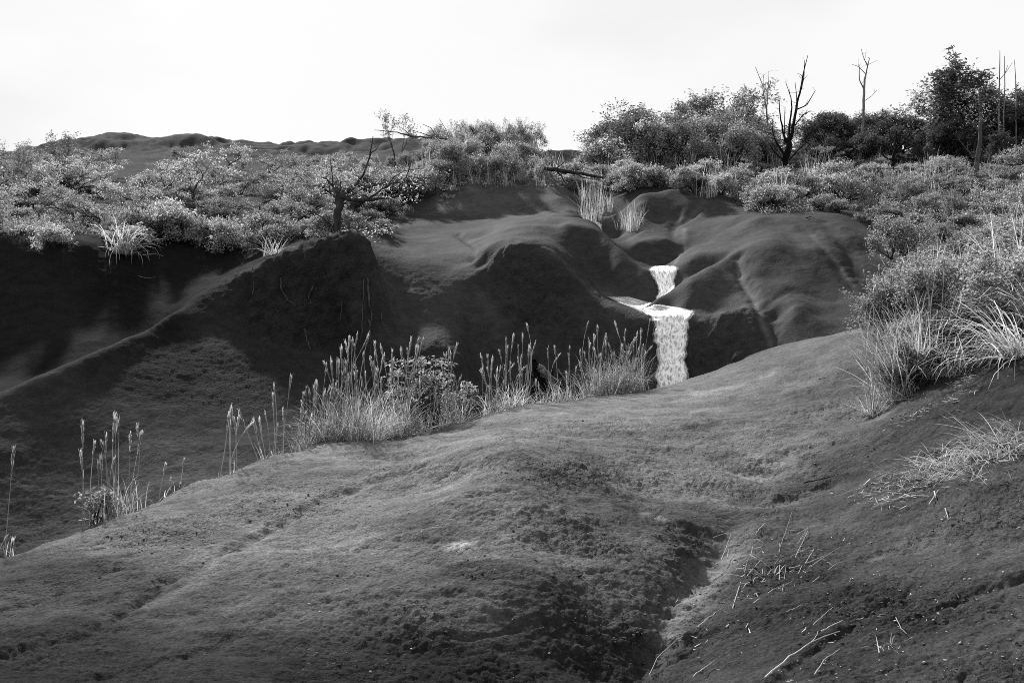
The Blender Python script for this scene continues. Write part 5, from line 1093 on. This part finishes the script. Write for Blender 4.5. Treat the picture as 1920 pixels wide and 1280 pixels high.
# crumbs of earth follow the crumbling patches: pick ground vertices by patch strength
rng = np.random.RandomState(5)
flatP = fp2; wgt = (np.clip(crumb.reshape(-1) - .2, 0, 1) ** 1.5) * (GD.reshape(-1) < 15) * (GD.reshape(-1) > 3.6) * (np.abs(GA.reshape(-1) - 960) < 1020) * (PY.reshape(-1) < 1330)
wgt = wgt / wgt.sum()
NC = 6000; pick = rng.choice(len(flatP), NC, p=wgt); jit = rng.normal(size=(NC, 3)) * np.array([.01, .01, .002]) - np.array([0, 0, .003])
sz = 0.003 + 0.010 * rng.rand(NC) ** 4
chunks('soil_crumbs', 'loose crumbs of dark earth scattered over the slope', flatP[pick] + jit, sz, 6, m_soil)
m_peb = mat('pebble', 0.22, 0.9, 0.2)
wp = ((GD.reshape(-1) < 14) & (GD.reshape(-1) > 3.6) & (np.abs(GA.reshape(-1) - 1250) < 720) & (PY.reshape(-1) < 1330)).astype(float) * (0.25 + (GA.reshape(-1) > 1300)); wp /= wp.sum()
pick = rng.choice(len(flatP), 420, p=wp); chunks('pebbles', 'tiny pale pebbles and flecks on the slope', flatP[pick] + np.array([0, 0, .003]), 0.003 + 0.006 * rng.rand(420) ** 2, 7, m_peb)
# straw and leaf litter
def litter(name, label, pts, L, wd, seed, m):
    rng = np.random.RandomState(seed); pts = np.asarray(pts); n = len(pts); th = rng.uniform(0, 6.28, n); d = np.stack([np.cos(th), np.sin(th), rng.normal(size=n) * 0.25], 1); d /= np.linalg.norm(d, axis=1, keepdims=True)
    s = np.cross(d, np.array([0, 0, 1.0]) + 0.4 * rng.normal(size=(n, 3))); s /= np.linalg.norm(s, axis=1, keepdims=True); l = (L * rng.uniform(0.3, 1.2, n))[:, None]; w = (wd * rng.uniform(.5, 1.3, n))[:, None]
    c = pts + np.array([0, 0, 0.012]); V = np.stack([c - d * l - s * w, c - d * l + s * w, c + d * l + s * w * .4, c + d * l - s * w * .4], 1).reshape(-1, 3)
    o = obj(name, np_mesh(name, V, np.arange(4 * n).reshape(-1, 4), [m])); tag(o, label, kind='stuff'); return o
def band(pl, n, sx, sy, seed):
    r = random.Random(seed); out = []
    for _ in range(n):
        i = r.randrange(len(pl) - 1); t = r.random(); x = pl[i][0] + (pl[i + 1][0] - pl[i][0]) * t + r.gauss(0, sx); y = pl[i][1] + (pl[i + 1][1] - pl[i][1]) * t + r.gauss(0, sy)
        out.append(np.array(ground(x, y, 2.0)))
    return out
litter('straw_litter', 'dry straw litter along the foot of the bank grass', band([(1640, 795), (1700, 780), (1755, 755), (1800, 725), (1830, 695)], 520, 12, 7, 1), 0.045, 0.003, 2, m_litter)
litter('straw_litter', 'flattened straw litter on the lower bank', band([(1630, 935), (1700, 910), (1780, 880), (1850, 850), (1920, 830)], 700, 26, 14, 3), 0.07, 0.003, 4, m_litter)
litter('straw_litter', 'straw scraps scattered beside the gully', band([(1300, 1190), (1400, 1120), (1450, 1040), (1500, 1060)], 170, 40, 30, 5), 0.022, 0.0025, 6, m_litter)
litter('leaf_litter', 'pale leaf litter along the ridge edge under the grass', [np.array((lambda D_: (((x - 960) / F * D_), D_, gz((x - 960) / F * D_, D_)))(crest(x) - abs(random.Random(int(x * 10)).gauss(0.02, 0.08)))) for x in [random.Random(i).uniform(700, 1220) for i in range(260)]], 0.02, 0.008, 8, m_litter)
litter('straw_litter', 'sparse straw scraps over the wooded slope', band([(1500, 1200), (1700, 1050), (1850, 950)], 150, 120, 80, 9), 0.015, 0.002, 10, m_litter)
